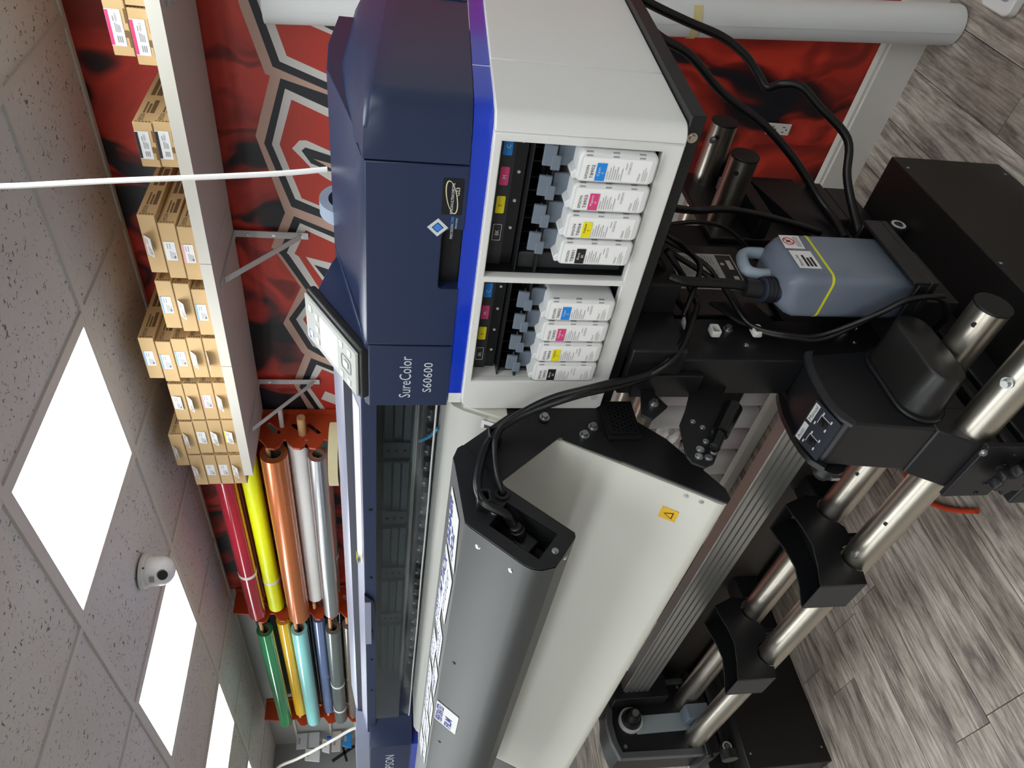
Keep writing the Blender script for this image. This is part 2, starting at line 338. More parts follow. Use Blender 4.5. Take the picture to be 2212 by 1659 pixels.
# outlet plate under the mural edge
op = tag(MB().box(-.948, -.91, WY-.009, WY-.005, .315, .395).build('wall_outlet', WPAINT, bevel=.002), 'white wall outlet plate set into the red mural above the baseboard', 'outlet')
ob = MB()
for zz in (.335, .372):
    for dx in (-.008, .008): ob.box(-.929+dx-.0012, -.929+dx+.0012, WY-.0096, WY-.009, zz, zz+.009)
    ob.cyl((-.929, WY-.009, zz-.006), (-.929, WY-.0096, zz-.006), .0025, 8)
ob.build('socket_slots', INKB, op)

# ceiling grid, tiles and square light panels
ce = struct(MB().box(FX-.1, XR+.1, YF-.1, WY+.1, CZ+.03, CZ+.08).build('ceiling', WALLW, smooth=False))
TEE = mat('tee_bar_paint', '#cfcac5', .5)
gx = [-.787-.6*k for k in range(-6, 10)]; gy = [2.215, 1.615, 1.012, .41, -.19, -.79, -1.39, -1.99, -2.59, -3.19, -3.79]
for xg in gx:
    if FX < xg < XR: MB().box(xg-.012, xg+.012, YF, WY, CZ-.003, CZ+.006).build('tee_bar', TEE, ce, smooth=False)
for yg in gy[1:-1]: MB().box(FX, XR, yg-.012, yg+.012, CZ-.004, CZ+.006).build('tee_bar', TEE, ce, smooth=False)
MB().box(FX, XR, WY-.022, WY-.004, CZ-.004, CZ+.003).build('wall_angle', TEE, ce, smooth=False)
LIT = mat('light_diffuser', '#f6fcff', .5, emit=PANEL)
nl = 0
field = MB()
for i in range(len(gx)-1):
    for j in range(len(gy)-1):
        x1, x0 = gx[i], gx[i+1]; y1, y0 = min(gy[j], WY), max(gy[j+1], YF)
        x0, x1 = max(x0, FX), min(x1, XR)
        if x1-x0 < .05: continue
        lit = round((x1+1.387)/.6) % 2 == 0 and j in (1, 3, 5, 7) and abs(x1-x0-.6) < .02  # lit rows past the first are unseen, added to brighten the printer front
        if j == 9: lit = False
        if lit:
            t = thing('ceiling_light', {(1, 7): 'square flat ceiling light panel over the carton shelf', (1, 9): 'square flat ceiling light panel beside the dome camera', (1, 11): 'square flat ceiling light panel over the near end of the far vinyl rolls'}.get((j, i), 'square flat light panel of the ceiling grid, mostly in unseen added rows'), 'light', ((x0+x1)/2, (y0+y1)/2, CZ), 'square ceiling light panels')
            f = MB(); e = .028
            f.box(x0+.012, x1-.012, y0+.012, y0+e, CZ-.002, CZ+.02); f.box(x0+.012, x1-.012, y1-e, y1-.012, CZ-.002, CZ+.02)
            f.box(x0+.012, x0+e, y0+e, y1-e, CZ-.002, CZ+.02); f.box(x1-e, x1-.012, y0+e, y1-e, CZ-.002, CZ+.02)
            f.build('frame', TEE, t, smooth=False)
            MB().box(x0+e, x1-e, y0+e, y1-e, CZ+.002, CZ+.012).build('diffuser', LIT, t, smooth=False)
        elif y0 > -.5 and x1 < .5:
            MB().box(x0+.011, x1-.011, y0+.011, y1-.011, CZ+.004, CZ+.016).build('ceiling_tile', TILE, ce, smooth=False)
        else: field.box(x0+.011, x1-.011, y0+.011, y1-.011, CZ+.004, CZ+.016)
field.build('ceiling_tile_field', TILE, ce, smooth=False)['kind'] = 'stuff'
# security camera
t = thing('security_camera', 'white dome security camera on the ceiling between two light panels', 'camera', (-2.33, 1.37, CZ))
c0 = V((-2.33, 1.37, CZ))
MB().cyl(c0+V((0,0,-.003)), c0+V((0,0,-.02)), .062, 28, .058).build('mount', WHITE, t, bevel=.003)
b = MB(); rings = []
for k in range(9):
    a = k/8*math.pi/2; rings.append([c0+V((.05*math.cos(a)*math.cos(q), .05*math.cos(a)*math.sin(q), -.02-.042-.045*math.sin(a))) for q in [2*math.pi*i/24 for i in range(24)]] if k < 8 else [c0+V((.004*math.cos(q), .004*math.sin(q), -.107)) for q in [2*math.pi*i/24 for i in range(24)]])
rings = [[c0+V((.05*math.cos(q), .05*math.sin(q), -.02)) for q in [2*math.pi*i/24 for i in range(24)]]]+rings
dm = b.loft(rings).build('dome', WHITE, t)
MB().cyl(c0+V((.03,-.03,-.075)), c0+V((.042,-.042,-.083)), .016, 16).build('lens', BLKP, dm)
MB().obox(c0+V((.025,-.046,-.045)), (.87,.5,0), (0,0,1), (.5,-.87,0), .02, .014, .004).build('sticker', INKG, dm)
MB().cyl(c0+V((.055,-.02,-.02)), c0+V((.058,-.022,-.02)), .003, 8).build('screw', BLKM, t)

# ================================================================== SHELF AND BOXES
SZ = 2.104
sh = thing('wall_shelf', 'long white wall shelf carrying rows of cardboard ink boxes', 'shelf', (-1.3, 1.9, 2.07))
for a, b_ in ((.4, -1.289), (-1.291, -1.690), (-1.692, -2.262)):
    s_ = MB().box(a, b_, 1.722, WY-.012, 2.073, SZ).build('board', SHELFW, sh, bevel=.001)
    MB().box(a, b_, 1.719, 1.7225, 2.0725, SZ+.0002).build('edge_band', SHELFE, s_)
BR = mat('bracket_paint', '#c9c7c4', .45)
for xb_ in (-.62, -1.408, -2.093):
    t = MB(); t.box(xb_-.0125, xb_+.0125, WY-.016, WY-.012, 1.84, 2.073); t.box(xb_-.0125, xb_+.0125, 1.77, WY-.012, 2.068, 2.073)
    t.obox((xb_, (1.80+WY-.02)/2, (2.066+1.865)/2), X, V((0, WY-.02-1.80, 1.865-2.066)), V((0, .2, .24)), .02, math.hypot(WY-.02-1.80, .2), .004)
    o = t.build('bracket', BR, sh, bevel=.0015)
    for zz in (1.86, 1.95, 2.03): bolt(o, (xb_, WY-.016, zz), (0,-1,0), .004, .003, name='screw')
BH = .0465
boxes = []
def ink_box(x0, x1, lv, style, col, label, grp, y0=1.742, tilt=0, lab=True, depth=.295, z=None):
    zb = (SZ+.0006+lv*BH) if z is None else z; z1 = zb+BH-.0008
    xr, xl = max(x0, x1), min(x0, x1); t = thing('ink_box', label, 'box', ((xl+xr)/2, y0, zb), grp)
    MB().box(xl, xr, y0, y0+depth, zb, z1).build('carton', CARD, t, bevel=.0012, seg=1)
    # flap edge lines
    f = MB(); f.box(xl+.0015, xr-.0015, y0-.0006, y0+.0002, zb+.0006, zb+.0026)
    if style == 'end':
        f.box(xl+.02, xl+.05, y0-.0008, y0, zb+.001, zb+.007); f.box(xr-.05, xr-.02, y0-.0008, y0, zb+.001, zb+.007)
        f.cyl(((xl+xr)/2-.012, y0+.0002, zb+.0088), ((xl+xr)/2-.012, y0-.0009, zb+.0088), .008, 14)
    f.build('flap_gap', CARDD, t, smooth=False)
    # printing on the right side of the carton
    p = MB()
    for dy, h0, h1, ln in ((.052, .006, .016, .07), (.052, .019, .024, .05), (.052, .028, .032, .06), (.15, .006, .02, .09), (.15, .024, .034, .1)):
        patch(p, (xr, y0, zb), Y, Z, dy, dy+ln, h0, h1)
    for k in range(5): patch(p, (xr, y0, zb), Y, Z, .004+k*.0001, .0085, .005+k*.0075, .0095+k*.0075)
    p.build('side_print', mat('print_brown', '#6e5638', .8), t, smooth=False)
    text('side_brand', 'EPSON', INKB, t, (xr, y0+.012, zb+.024), Y, Z, .011, .034)
    if not lab: return t
    if style == 'end': lx0, lx1, lz0, lz1 = xl+.022, xr-.022, zb+.0135, z1-.0006
    else:
        cxm = (xl+xr)/2; lx0, lx1, lz0, lz1 = cxm-.029, cxm+.033, zb+.013, z1-.0035
    hgt = lz1-lz0
    N_ = V((0,-math.cos(tilt), math.sin(tilt))); W_ = V((0, -math.sin(tilt), math.cos(tilt))*1) if False else V((0, -math.sin(tilt), -math.cos(tilt)))
    # label hangs from / sticks to its upper edge; a peeling label swings outwards at its lower edge
    top = V((lx0, y0-.0006, lz1)); dW = V((0, -math.sin(tilt), -math.cos(tilt)))
    Wd = -dW; Nn = X.cross(Wd)
    la = MB().obox(top+X*(lx1-lx0)/2+dW*hgt/2+Nn*.0003, X, Wd, Nn, lx1-lx0, hgt, .0005).build('label', PAPER, t, smooth=False)
    org = top+dW*hgt+Nn*.0007; wl = lx1-lx0
    if style == 'end':
        patch(MB(), org, X, Wd, .002, wl-.002, hgt*.78, hgt*.99).build('colour_bar', col, la, smooth=False)
        text('lettering', {PINK: 'T8903', KK: 'T8901'}[col], INKG, la, org+X*wl*.66+Wd*hgt*.28+Nn*.0002, X, Wd, hgt*.16, wl*.24)
        p = MB(); 
        for k in range(4): patch(p, org, X, Wd, wl*.38, wl*(.58+.02*k), hgt*(.2+.1*k), hgt*(.24+.1*k))
        for k in range(3): patch(p, org, X, Wd, wl*.1, wl*.28, hgt*(.2+.13*k), hgt*(.27+.13*k))
        patch(p, org, X, Wd, wl*.68, wl*.82, hgt*.52, hgt*.58)
    else:
        if col is not None: patch(MB(), org, X, Wd, 0, wl, hgt*.86, hgt).build('colour_bar', col, la, smooth=False)
        p = MB()
        for k in range(4): patch(p, org, X, Wd, wl*.08, wl*(.42+.03*k), hgt*(.15+.13*k), hgt*(.19+.13*k))
        patch(p, org, X, Wd, wl*.12, wl*.24, hgt*.12, hgt*.3)
        for k in range(2): patch(p, org, X, Wd, wl*.62, wl*.9, hgt*(.45+.22*k), hgt*(.5+.22*k))
    p.build('print', INKG, la, smooth=False)
    return t
PKL = mat('label_pink_edge', '#e9a3b4', .6); BLL = mat('label_blue_edge', '#7fb4e6', .6); YLL = mat('label_yellow_edge', '#f0e13a', .6)
ink_box(-.49, -.626, 0, 'side', None, 'plain ink carton on the shelf next to the lower pink-labelled carton', None, lab=False)
ink_box(-.485, -.610, 1, 'side', None, 'plain ink carton on the shelf next to the upper pink-labelled carton', None, lab=False)
ink_box(-.631, -.753, 0, 'end', PINK, 'lower of two ink cartons with pink-barred white labels', 'pink-labelled cartons')
ink_box(-.614, -.736, 1, 'end', PINK, 'upper of two ink cartons with pink-barred white labels', 'pink-labelled cartons')
ink_box(-.889, -1.008, 0, 'end', KK, 'lower of two ink cartons with black-barred white labels', 'black-labelled cartons')
ink_box(-.893, -1.010, 1, 'end', KK, 'upper of two ink cartons with black-barred white labels', 'black-labelled cartons')
T1 = .75
ORD = ['lowest', 'second from the shelf', 'third from the shelf', 'fourth from the shelf', 'topmost']
stacks = [
 ('the three-high stack beside the black-labelled cartons', [(-1.186,-1.364,PKL,0),(-1.176,-1.360,None,0),(-1.153,-1.342,PKL,.7)]),
 ('the three-high stack with blue-edged labels', [(-1.400,-1.577,BLL,0),(-1.380,-1.563,None,.8),(-1.372,-1.551,BLL,0)]),
 ('the five-high tallest stack', [(-1.592,-1.764,None,1.2),(-1.591,-1.764,None,.8),(-1.597,-1.767,BLL,0),(-1.609,-1.783,BLL,0),(-1.594,-1.769,BLL,0)]),
 ('the four-high stack next to the tallest stack', [(-1.791,-1.969,None,.8),(-1.792,-1.97,PKL,0),(-1.795,-1.972,None,.8),(-1.797,-1.972,None,.2)]),
 ('the four-high stack bearing an extra carton', [(-1.977,-2.151,YLL,.35),(-1.978,-2.153,None,.6),(-1.98,-2.155,None,.1),(-1.985,-2.16,None,.8)]),
 ('the four-high stack at the shelf end', [(-2.172,-2.342,None,.7),(-2.171,-2.343,None,0),(-2.17,-2.343,None,0),(-2.17,-2.346,None,.7)]),
]
for nm, L_ in stacks:
    for k, (a, b_, c, tl) in enumerate(L_):
        oname = 'topmost' if k == len(L_)-1 else ORD[k]
        ink_box(a, b_, k, 'side', c, '%s ink carton in %s' % (oname, nm), 'cartons stacked on the shelf', tilt=tl)
ink_box(-2.053, -2.225, 4, 'side', None, 'ink carton resting across the tops of the last two stacks', 'cartons stacked on the shelf', tilt=.8)

# ================================================================== VINYL ROLL RACKS
ORG = mat('rack_orange', '#b3431d', .45)
DOWEL = mat('dowel_wood', '#c79a6a', .7)
def rack(xp, label, zs, zb=1.62, zt=2.37):
    t = thing('roll_rack', label, 'rack', (xp, WY, zb), 'orange roll racks')
    Pp = [(WY-.012, zb), (WY-.012, zt), (1.93, zt)]
    for z in zs: Pp += [(1.915, z+.045), (1.872, z+.012), (1.868, z-.012), (1.882, z-.03), (1.915, z-.04)]
    Pp += [(1.925, zb)]
    holes = []
    for z in zs:
        if zb+.05 < z and z+.06 < zt:
            h = []
            for k in range(9):
                a = math.radians(-45+180*k/8); h.append((1.995+.011*math.cos(a), z+.022+.011*math.sin(a)))
            for k in range(9):
                a = math.radians(135+180*k/8); h.append((1.955+.011*math.cos(a), z-.018+.011*math.sin(a)))
            holes.append(h)
    plate('upright', Pp, holes, .012, .0005, ((xp+.006, 0, 0), Y, Z), ORG, t)
    MB().box(xp-.006, xp+.035, WY-.012, WY-.008, zb, zt).build('back_flange', ORG, t)
    return t
PEGS = []
ZA = [2.235, 2.132, 2.026, 1.928, 1.868, 1.77]; ZB = [2.22, 2.112, 2.042, 1.927, 1.859, 1.77]
rack(-2.295, 'orange perforated roll rack just below the shelf end', ZA[2:], 1.62, 2.095)
rack(-2.372, 'short orange rack plate tucked behind the cartons at the shelf end', ZA[:2], 2.10, 2.37)
rack(-3.75, 'middle orange perforated roll rack between the two groups of vinyl rolls', ZB)
rack(-5.30, 'far orange perforated roll rack next to the grey corner wall', ZB)
def roll(x0, x1, y, z, r, col, label, grp, rough=.18, metal=0, bands=(), coat=.5):
    t = thing('vinyl_roll', label, 'roll', ((x0+x1)/2, y, z), grp)
    key = 'vinyl_'+col[1:]
    mt = mat(key, col, rough, metal, coat=coat)
    MB().pipe((x0, y, z), (x1, y, z), r, r*.62, 32).build('vinyl', mt, t)
    PEGS.append((x0, x1, y, z+r*.55-.0095))
    MB().pipe((x0+.002, y, z), (x1-.002, y, z), r*.62, r*.55, 28).build('core', mat('core_card', '#8a7562', .8), t)
    for bx in bands: MB().pipe((bx, y, z), (bx-.022, y, z), r+.0015, r-.001, 32).build('band', mat('band_clear', '#e6e2dc', .35), t)
    return t
def dowel(x, y, z, r, label):
    return tag(MB().cyl((x+.06, y, z), (x-.06, y, z), r, 18).build('rack_dowel', DOWEL if r > .012 else WPAINT), label, 'dowel')
G1, G2 = 'vinyl rolls between the near racks', 'vinyl rolls between the far racks'
YO, YI = 1.90, 2.0
roll(-2.40, -3.68, 1.89, 2.232, .042, '#a8152c', 'glossy crimson vinyl roll tied with a clear band', G1, bands=(-3.24,))
roll(-2.42, -3.66, YI, 2.215, .032, '#c4561a', 'thin burnt orange vinyl roll tucked behind the crimson roll', G1)
roll(-2.40, -3.68, 1.93, 2.140, .040, '#e6f000', 'fluorescent yellow vinyl roll tied with a clear band', G1, rough=.4, bands=(-3.38,), coat=.1)
roll(-2.33, -3.70, 1.88, 2.021, .054, '#c9713a', 'metallic copper orange vinyl roll, the widest of the rack', G1, rough=.3, metal=.45, bands=())
roll(-2.34, -3.66, YI, 1.985, .034, '#22242a', 'black vinyl roll behind the copper and white rolls', G1, bands=(-3.12,))
roll(-2.32, -3.60, 1.935, 1.934, .041, '#e9e5df', 'matte white vinyl roll below the copper roll', G1, rough=.5, coat=0)
roll(-2.34, -3.68, 1.88, 1.851, .041, '#c2c6c9', 'silver metallic vinyl roll just above the printer hood', G1, rough=.28, metal=.9)
roll(-2.34, -3.66, YI, 1.845, .036, '#5c8583', 'grey teal vinyl roll behind the silver roll', G1, bands=(-3.3,))
roll(-3.86, -5.22, 1.885, 2.215, .043, '#1f7a48', 'glossy green vinyl roll, uppermost in the far rack', G2)
roll(-3.86, -5.22, YI, 2.25, .039, '#4a4c4c', 'charcoal vinyl roll behind the green roll', G2)
roll(-3.86, -5.18, YI, 2.14, .032, '#4c4a44', 'dark grey vinyl roll behind the amber roll', G2)
roll(-3.84, -5.18, 1.93, 2.120, .038, '#e2b018', 'glossy amber yellow vinyl roll', G2)
roll(-3.87, -5.24, 1.885, 2.035, .044, '#8fd8d6', 'pale aqua vinyl roll', G2, rough=.25)
roll(-3.86, -5.2, YI, 1.99, .032, '#26221f', 'black vinyl roll behind the aqua roll', G2)
roll(-3.84, -5.18, 1.93, 1.932, .035, '#5f7099', 'steel blue vinyl roll', G2)
roll(-3.88, -5.24, 1.885, 1.853, .043, '#5c6563', 'smoke grey vinyl roll tied with two white ties', G2, rough=.25, bands=(-4.62, -5.02))
roll(-3.86, -5.2, YI, 1.81, .034, '#1d1d20', 'black vinyl roll behind the smoke grey roll', G2)
roll(-3.87, -5.2, 1.90, 1.765, .039, '#6b625a', 'taupe vinyl roll lowest in the far rack', G2)
RK = [o for o in bpy.data.objects if o.name.startswith('roll_rack')]
for x0, x1, y, z in PEGS:
    for xe, d in ((x0, -1), (x1, 1)):
        k = min(RK, key=lambda o: abs(o.location.x-xe))
        MB().cyl((k.location.x-d*.004, y, z), (xe+d*.03, y, z), .009, 12).build('peg', DOWEL, k)
dowel(-2.25, 1.945, 1.912, .0165, 'wooden dowel through the orange rack above the silver roll')
dowel(-2.245, 1.985, 1.995, .0095, 'white plastic rod through the orange rack above the white roll')
# far corner: small packets hanging on hooks at the end of the wall
def packet(y0, y1, z1, z0, col, label, x=-5.95, slant=0):
    t = thing('hanging_packet', label, 'packet', (x, (y0+y1)/2, z0), 'packets hanging in the far corner')
    MB().prism([(y0, z1), (y1, z1), (y1-slant, z0), (y0-slant, z0)], 0, x-.008, x+.008).build('pouch', mat('pouch_'+col[1:], col, .3, coat=.3), t, bevel=.005)
    MB().box(x+.006, x+.0095, y0*.7+y1*.3, y0*.3+y1*.7, z1-.03, z1-.012).build('header_card', INKG, t)
    MB().cyl((x, WY-.006, z1-.012), (x, y1-.01, z1-.012), .003, 8).build('hook', ZINC, t)
    return t
packet(1.93, 2.045, 2.211, 2.04, '#b9bbbd', 'large clear pouch with white papers hanging from the far corner hook')
packet(1.84, 1.925, 2.14, 2.03, '#d6d5d6', 'small white packet next to the large clear pouch', -5.93, .02)
packet(1.90, 1.995, 2.02, 1.962, '#dfe0e0', 'narrow clear bag hanging between the pouch and the small packs', slant=.02)
packet(1.89, 2.04, 1.949, 1.88, '#bcb2b0', 'grey and white blister pack above the blue bundle')
packet(1.925, 2.03, 1.868, 1.80, '#1d7fc4', 'bright blue bundle hanging beside the red pack', slant=.02)
t = packet(1.88, 2.04, 1.76, 1.69, '#d9d1cf', 'red and white pack hanging lowest near the printer')
MB().box(-5.941, -5.938, 1.965, 2.038, 1.692, 1.758).build('red_panel', mat('pack_red', '#c01f26', .4), t)
b = MB(); b.obox((-6.0, 1.89, 1.86), V((0,.5,-.85)), V((0,.85,.5)), X, .19, .022, .012); b.obox((-6.0, 1.885, 1.85), V((0,.95,.3)), V((0,-.3,.95)), X, .11, .018, .012)
bt_ = b.build('hand_tool', BLKP); tag(bt_, 'small black crossed hand tool hanging beside the packets', 'tool')
tag(MB().cyl((-5.93, 1.985, 1.985), (-5.93, 1.985, 1.955), .016, 16).build('bottle_cap', mat('cap_blue', '#1a4fb5', .4)), 'small blue cap hanging among the corner packets', 'cap')
t = thing('corner_pegrail', 'white peg rails on the back wall beside the far corner', 'rail', (-5.75, WY, 1.7))
MB().box(-5.62, -6.1, WY-.014, WY-.004, 2.21, 2.225).build('rail', WPAINT, t); MB().box(-5.62, -6.1, WY-.014, WY-.004, 1.955, 1.97).build('rail', WPAINT, t); MB().box(-5.62, -6.1, WY-.014, WY-.004, 1.77, 1.785).build('rail', WPAINT, t)
tag(MB().tube([(-6.1,1.75,2.39),(-5.743,1.75,2.306),(-5.590,1.75,2.167),(-5.432,1.75,2.032),(-5.261,1.75,1.901),(-5.089,1.75,1.774),(-4.7,1.62,1.70),(-4.5,1.5,1.66)], .011, 8).build('white_cable', mat('cord_white', '#d6d2c8', .5)), 'slack off-white cable drooping from the ceiling to the printer hood', 'cable')
tag(MB().tube([(-.815,1.302,2.398),(-.812,1.30,2.308),(-.79,1.302,2.12),(-.77,1.30,1.95),(-.752,1.30,1.80),(-.737,1.30,1.71)], .0055, 8).build('hanging_strap', mat('strap_white', '#eceae4', .6)), 'taut narrow white strap hanging from the ceiling onto the printer top', 'strap')
# tall white roll leaning on the wall, and floor odds and ends
t = thing('paper_roll', 'tall white media roll leaning upright against the red mural wall', 'roll', (-.553, 1.985, 0))
PR = mat('media_white', '#d3d4d2', .5)
n = 40; LN = V((-.066, .012, 1)); rr_ = .053
def rp(a, z, r): c = V((-.553, 1.982, 0))+LN*z; return c+V((r*math.cos(a), r*math.sin(a), 0))
MB().loft([[rp(2*math.pi*i/n, zz, rr_) for i in range(n)] for zz in (.003, 1.9)]).build('sheet', PR, t)
MB().loft([[rp(math.radians(a), zz, rr_+.002) for a in range(265, 371, 7)]+[rp(math.radians(a), zz, rr_+.0005) for a in range(370, 264, -7)] for zz in (.012, 1.9)]).build('loose_edge', PR, t)
MB().loft([[rp(math.radians(205+q*10), zz+.006*q/8, rr_+.0035) for q in range(12)] for zz in (.765, .79)], closed=False, cap0=False, cap1=False).build('tape', mat('masking_tape', '#cdbd86', .6), t)
t = thing('white_tray', 'white plastic tray lying on the floor beside the tall white roll', 'tray', (-.42, 1.9, 0))
MB().prism(rrect(-.47, -.2, 1.78, 1.9, .02), 2, .001, .03).build('tray', WHITE, t, bevel=.004)
MB().prism(rrect(-.44, -.23, 1.80, 1.88, .015), 2, .0301, .0306).build('recess', INKG, t)

# white rolls standing behind the printer
for k, (xx, yy, r_, h_, c) in enumerate(((-1.86, 1.93, .085, .60, '#e3e1de'), (-2.02, 1.94, .065, .62, '#d8d0d2'), (-2.16, 1.935, .065, .6, '#e6e4e2'), (-2.30, 1.935, .068, .285, '#dccfd1'), (-2.46, 1.93, .08, .6, '#e4e1dd'), (-2.63, 1.935, .075, .6, '#dfdcda'))):
    nm = ['first', 'second', 'third', 'fourth', 'fifth', 'sixth'][k]
    t = thing('standing_roll', '%s white media roll standing on the floor behind the printer, counting from the stand leg' % nm, 'roll', (xx, yy, 0), 'rolls standing behind the printer')
    MB().pipe((xx, yy, .0), (xx, yy, h_), r_, r_*.55, 32).build('sheet', mat('sheet_'+c[1:], c, .5), t)
    MB().pipe((xx, yy, .003), (xx, yy, h_-.003), r_*.55, r_*.47, 24).build('core', mat('core_card', '#8a7562', .8), t)
b = bmesh.new(); bmesh.ops.create_icosphere(b, subdivisions=4, radius=1)
for v in b.verts:
    x_, y_, z_ = v.co; k = 1+.2*math.sin(x_*5.1+1)*math.sin(y_*4.3+2)+.14*math.sin(z_*9+x_*4)+.08*math.sin(y_*17+z_*9)
    v.co = V((-2.295+x_*.062*k, 1.935+y_*.06*k, max(.2855, .335+z_*.055*k)))
me = bpy.data.meshes.new('crumpled_paper'); b.to_mesh(me); b.free()
tag(obj('crumpled_paper', me, mat('paper_crumple', '#ddd6d2', .7)), 'crumpled white wrapping paper stuffed on top of the short standing roll', 'paper')
tag(MB().box(-1.7, -2.75, 1.80, 1.835, .0, .05).build('floor_rail', WPAINT, bevel=.004), 'low white rail on the floor in front of the standing rolls', 'rail')
# ================================================================== PRINTER
P = thing('large_format_printer', 'navy and white large-format roll printer raised on black riser boxes', 'printer', (-1.9, 1.2, .33))
FR = lambda y: ((0, y, 0), X, Z)
def shear(mb, k=.06, y0=.95):
    mb.v = [(a, b, c-k*max(0, b-y0)) for a, b, c in mb.v]; return mb
def arc(cx, cy, r, a0, a1, n=10): return [(cx+r*math.cos(math.radians(a0+(a1-a0)*i/n)), cy+r*math.sin(math.radians(a0+(a1-a0)*i/n))) for i in range(n+1)]
# --- white ink cabinet
B1, B2 = (-.474, -.712), (-.724, -.957)
outer = [(-.460, 1.168), (-.460, 1.453)]+[(-1.007+.028*math.cos(math.radians(a)), 1.425+.028*math.sin(math.radians(a))) for a in (90,108,126,144,162,180)]+[(-1.035, 1.176), (-1.027, 1.168)]
fr = plate('front_frame', outer, [[(B1[1],1.2),(B1[0],1.2),(B1[0],1.44),(B1[1],1.44)], [(B2[1],1.2),(B2[0],1.2),(B2[0],1.438),(B2[1],1.438)]], .018, .003, FR(.94), WHITE, P, 3)
MB().box(-.957, -.964, .957, 1.0, 1.19, 1.445).build('frame_reveal', WHITE, fr)
MB().cyl((-1.0, .9405, 1.188), (-1.0, .9385, 1.188), .007, 16).build('screw_cap', WGREY, fr)
path = [(-.460, .9405)]+arc(-.460, .9655, .025, -90, 0)[1:]+[(-.435, 1.1322)]
inner = [(-.447, 1.1322)]+[(p[0], p[1]) for p in arc(-.460, .9655, .013, 0, -90)]
shear(MB().prism(path+inner, 2, 1.168, 1.453)).build('side_cover', WHITE, P, bevel=.004)
shear(MB().box(-.447, -.435, 1.1342, 1.62, 1.168, 1.453)).build('side_cover', WHITE, P, bevel=.002)
b = MB(); b.box(-1.034, -.446, .958, 1.62, 1.441, 1.452); b.box(-1.034, -.446, .958, 1.62, 1.169, 1.18); b.box(-1.034, -1.024, .958, 1.62, 1.18, 1.441); b.box(-1.024, -.447, 1.60, 1.62, 1.18, 1.441)
shear(b).build('cabinet_shell', WHITE, P)
shear(MB().box(-1.03, -.422, .955, 1.62, 1.143, 1.167)).build('base_chassis', BLK, P, bevel=.002)
bolt(P, (-.455, .955, 1.156), (0,-1,0), .006, .005, STEEL)
def ink_bay(bx, x_first, side):
    xr, xl = bx
    bay = MB()
    bay.box(xl, xr, 1.255, 1.262, 1.2, 1.44); bay.box(xl-.003, xl, 1.0 if side else .959, 1.26, 1.2, 1.44); bay.box(xr, xr+.003, .959, 1.26, 1.2, 1.44); bay.box(xl, xr, .959, 1.26, 1.197, 1.2); bay.box(xl, xr, .959, 1.26, 1.4395, 1.4405)
    o = bay.build('ink_bay', BLKM, P, smooth=False)
    MB().box(xl+.001, xr-.001, .977, .99, 1.411, 1.4385).build('label_strip', DGREY, o)
    MB().box(xl+.001, xr-.001, .981, .992, 1.392, 1.4105).build('indicator_strip', BLKP, o)
    MB().box(xl+.001, xr-.001, .957, 1.0, 1.3875, 1.3895).build('blade', BLKP, o)
    MB().box(xl+.001, xr-.001, .955, 1.0, 1.3525, 1.357).build('blade', BLKP, o)
    MB().box(xl+.001, x_first-3*.05-.030, .968, 1.2, 1.201, 1.384).build('blank_panel', DGREY, o, bevel=.003)
    for k in range(9): MB().box(x_first+.025-k*.025-.0015, x_first+.025-k*.025+.0015-.004*(k % 2), .985, 1.05, 1.36, 1.385).build('rib', BLKP, o)
    for k in range(4):
        xc = x_first-k*.05
        cm = (CY, MG, YE, DGREY)[k]
        tb = plate('colour_tab', rrect(xc-.0145, xc+.0165, 1.4165, 1.4305, .002, 3), [], .0012, .0002, FR(.9765), cm, o)
        if k == 3:
            plate('tab_outline', rrect(xc-.0145, xc+.0165, 1.4165, 1.4305, .002, 3), [rrect(xc-.0138, xc+.0158, 1.4172, 1.4298, .002, 3)], .0006, .0001, FR(.975), PAPER, o)
        text('tab_letter', 'CMYB'[k] if k < 3 else 'BK', INKB if k == 2 else PAPER, o, (xc+.001, .9747, 1.4205), X, Z, .0062, None, 'C')
        MB().cyl((xc+.008, .981, 1.4015), (xc+.008, .979, 1.4015), .0026, 10).build('indicator_lamp', WGREY, o)
        lv = MB(); lv.box(xc-.017, xc+.021, .960, .966, 1.318, 1.352)
        lv.build('lever_plate', LEVER, o, bevel=.002)
        lt = MB(); lt.obox((xc+.004, .951, 1.3655), X, (0,.12,1), (0,1,-.12), .034, .020, .006); lt.obox((xc-.006, .9475, 1.3555), X, (0,.12,1), (0,1,-.12), .024, .014, .004); lt.box(xc-.012, xc+.014, .952, .970, 1.3585, 1.3615)
        lt.build('lever_tab', LEVER, o, bevel=.0015)
    return o
ink_bay(B1, -.499, 0); ink_bay(B2, -.7695, 1)
INK = [('Cyan', 'C', 'T8902', CY, PAPER), ('Magenta', 'M', 'T8903', MG, PAPER), ('Yellow', 'Y', 'T8904', YE, INKB), ('Black', 'BK', 'T8901', KK, PAPER)]
CODE = {0: ['20280731', '20280704', '20280722', '20271227'], 1: ['20280720', '20280704', '20280808', '20271227']}
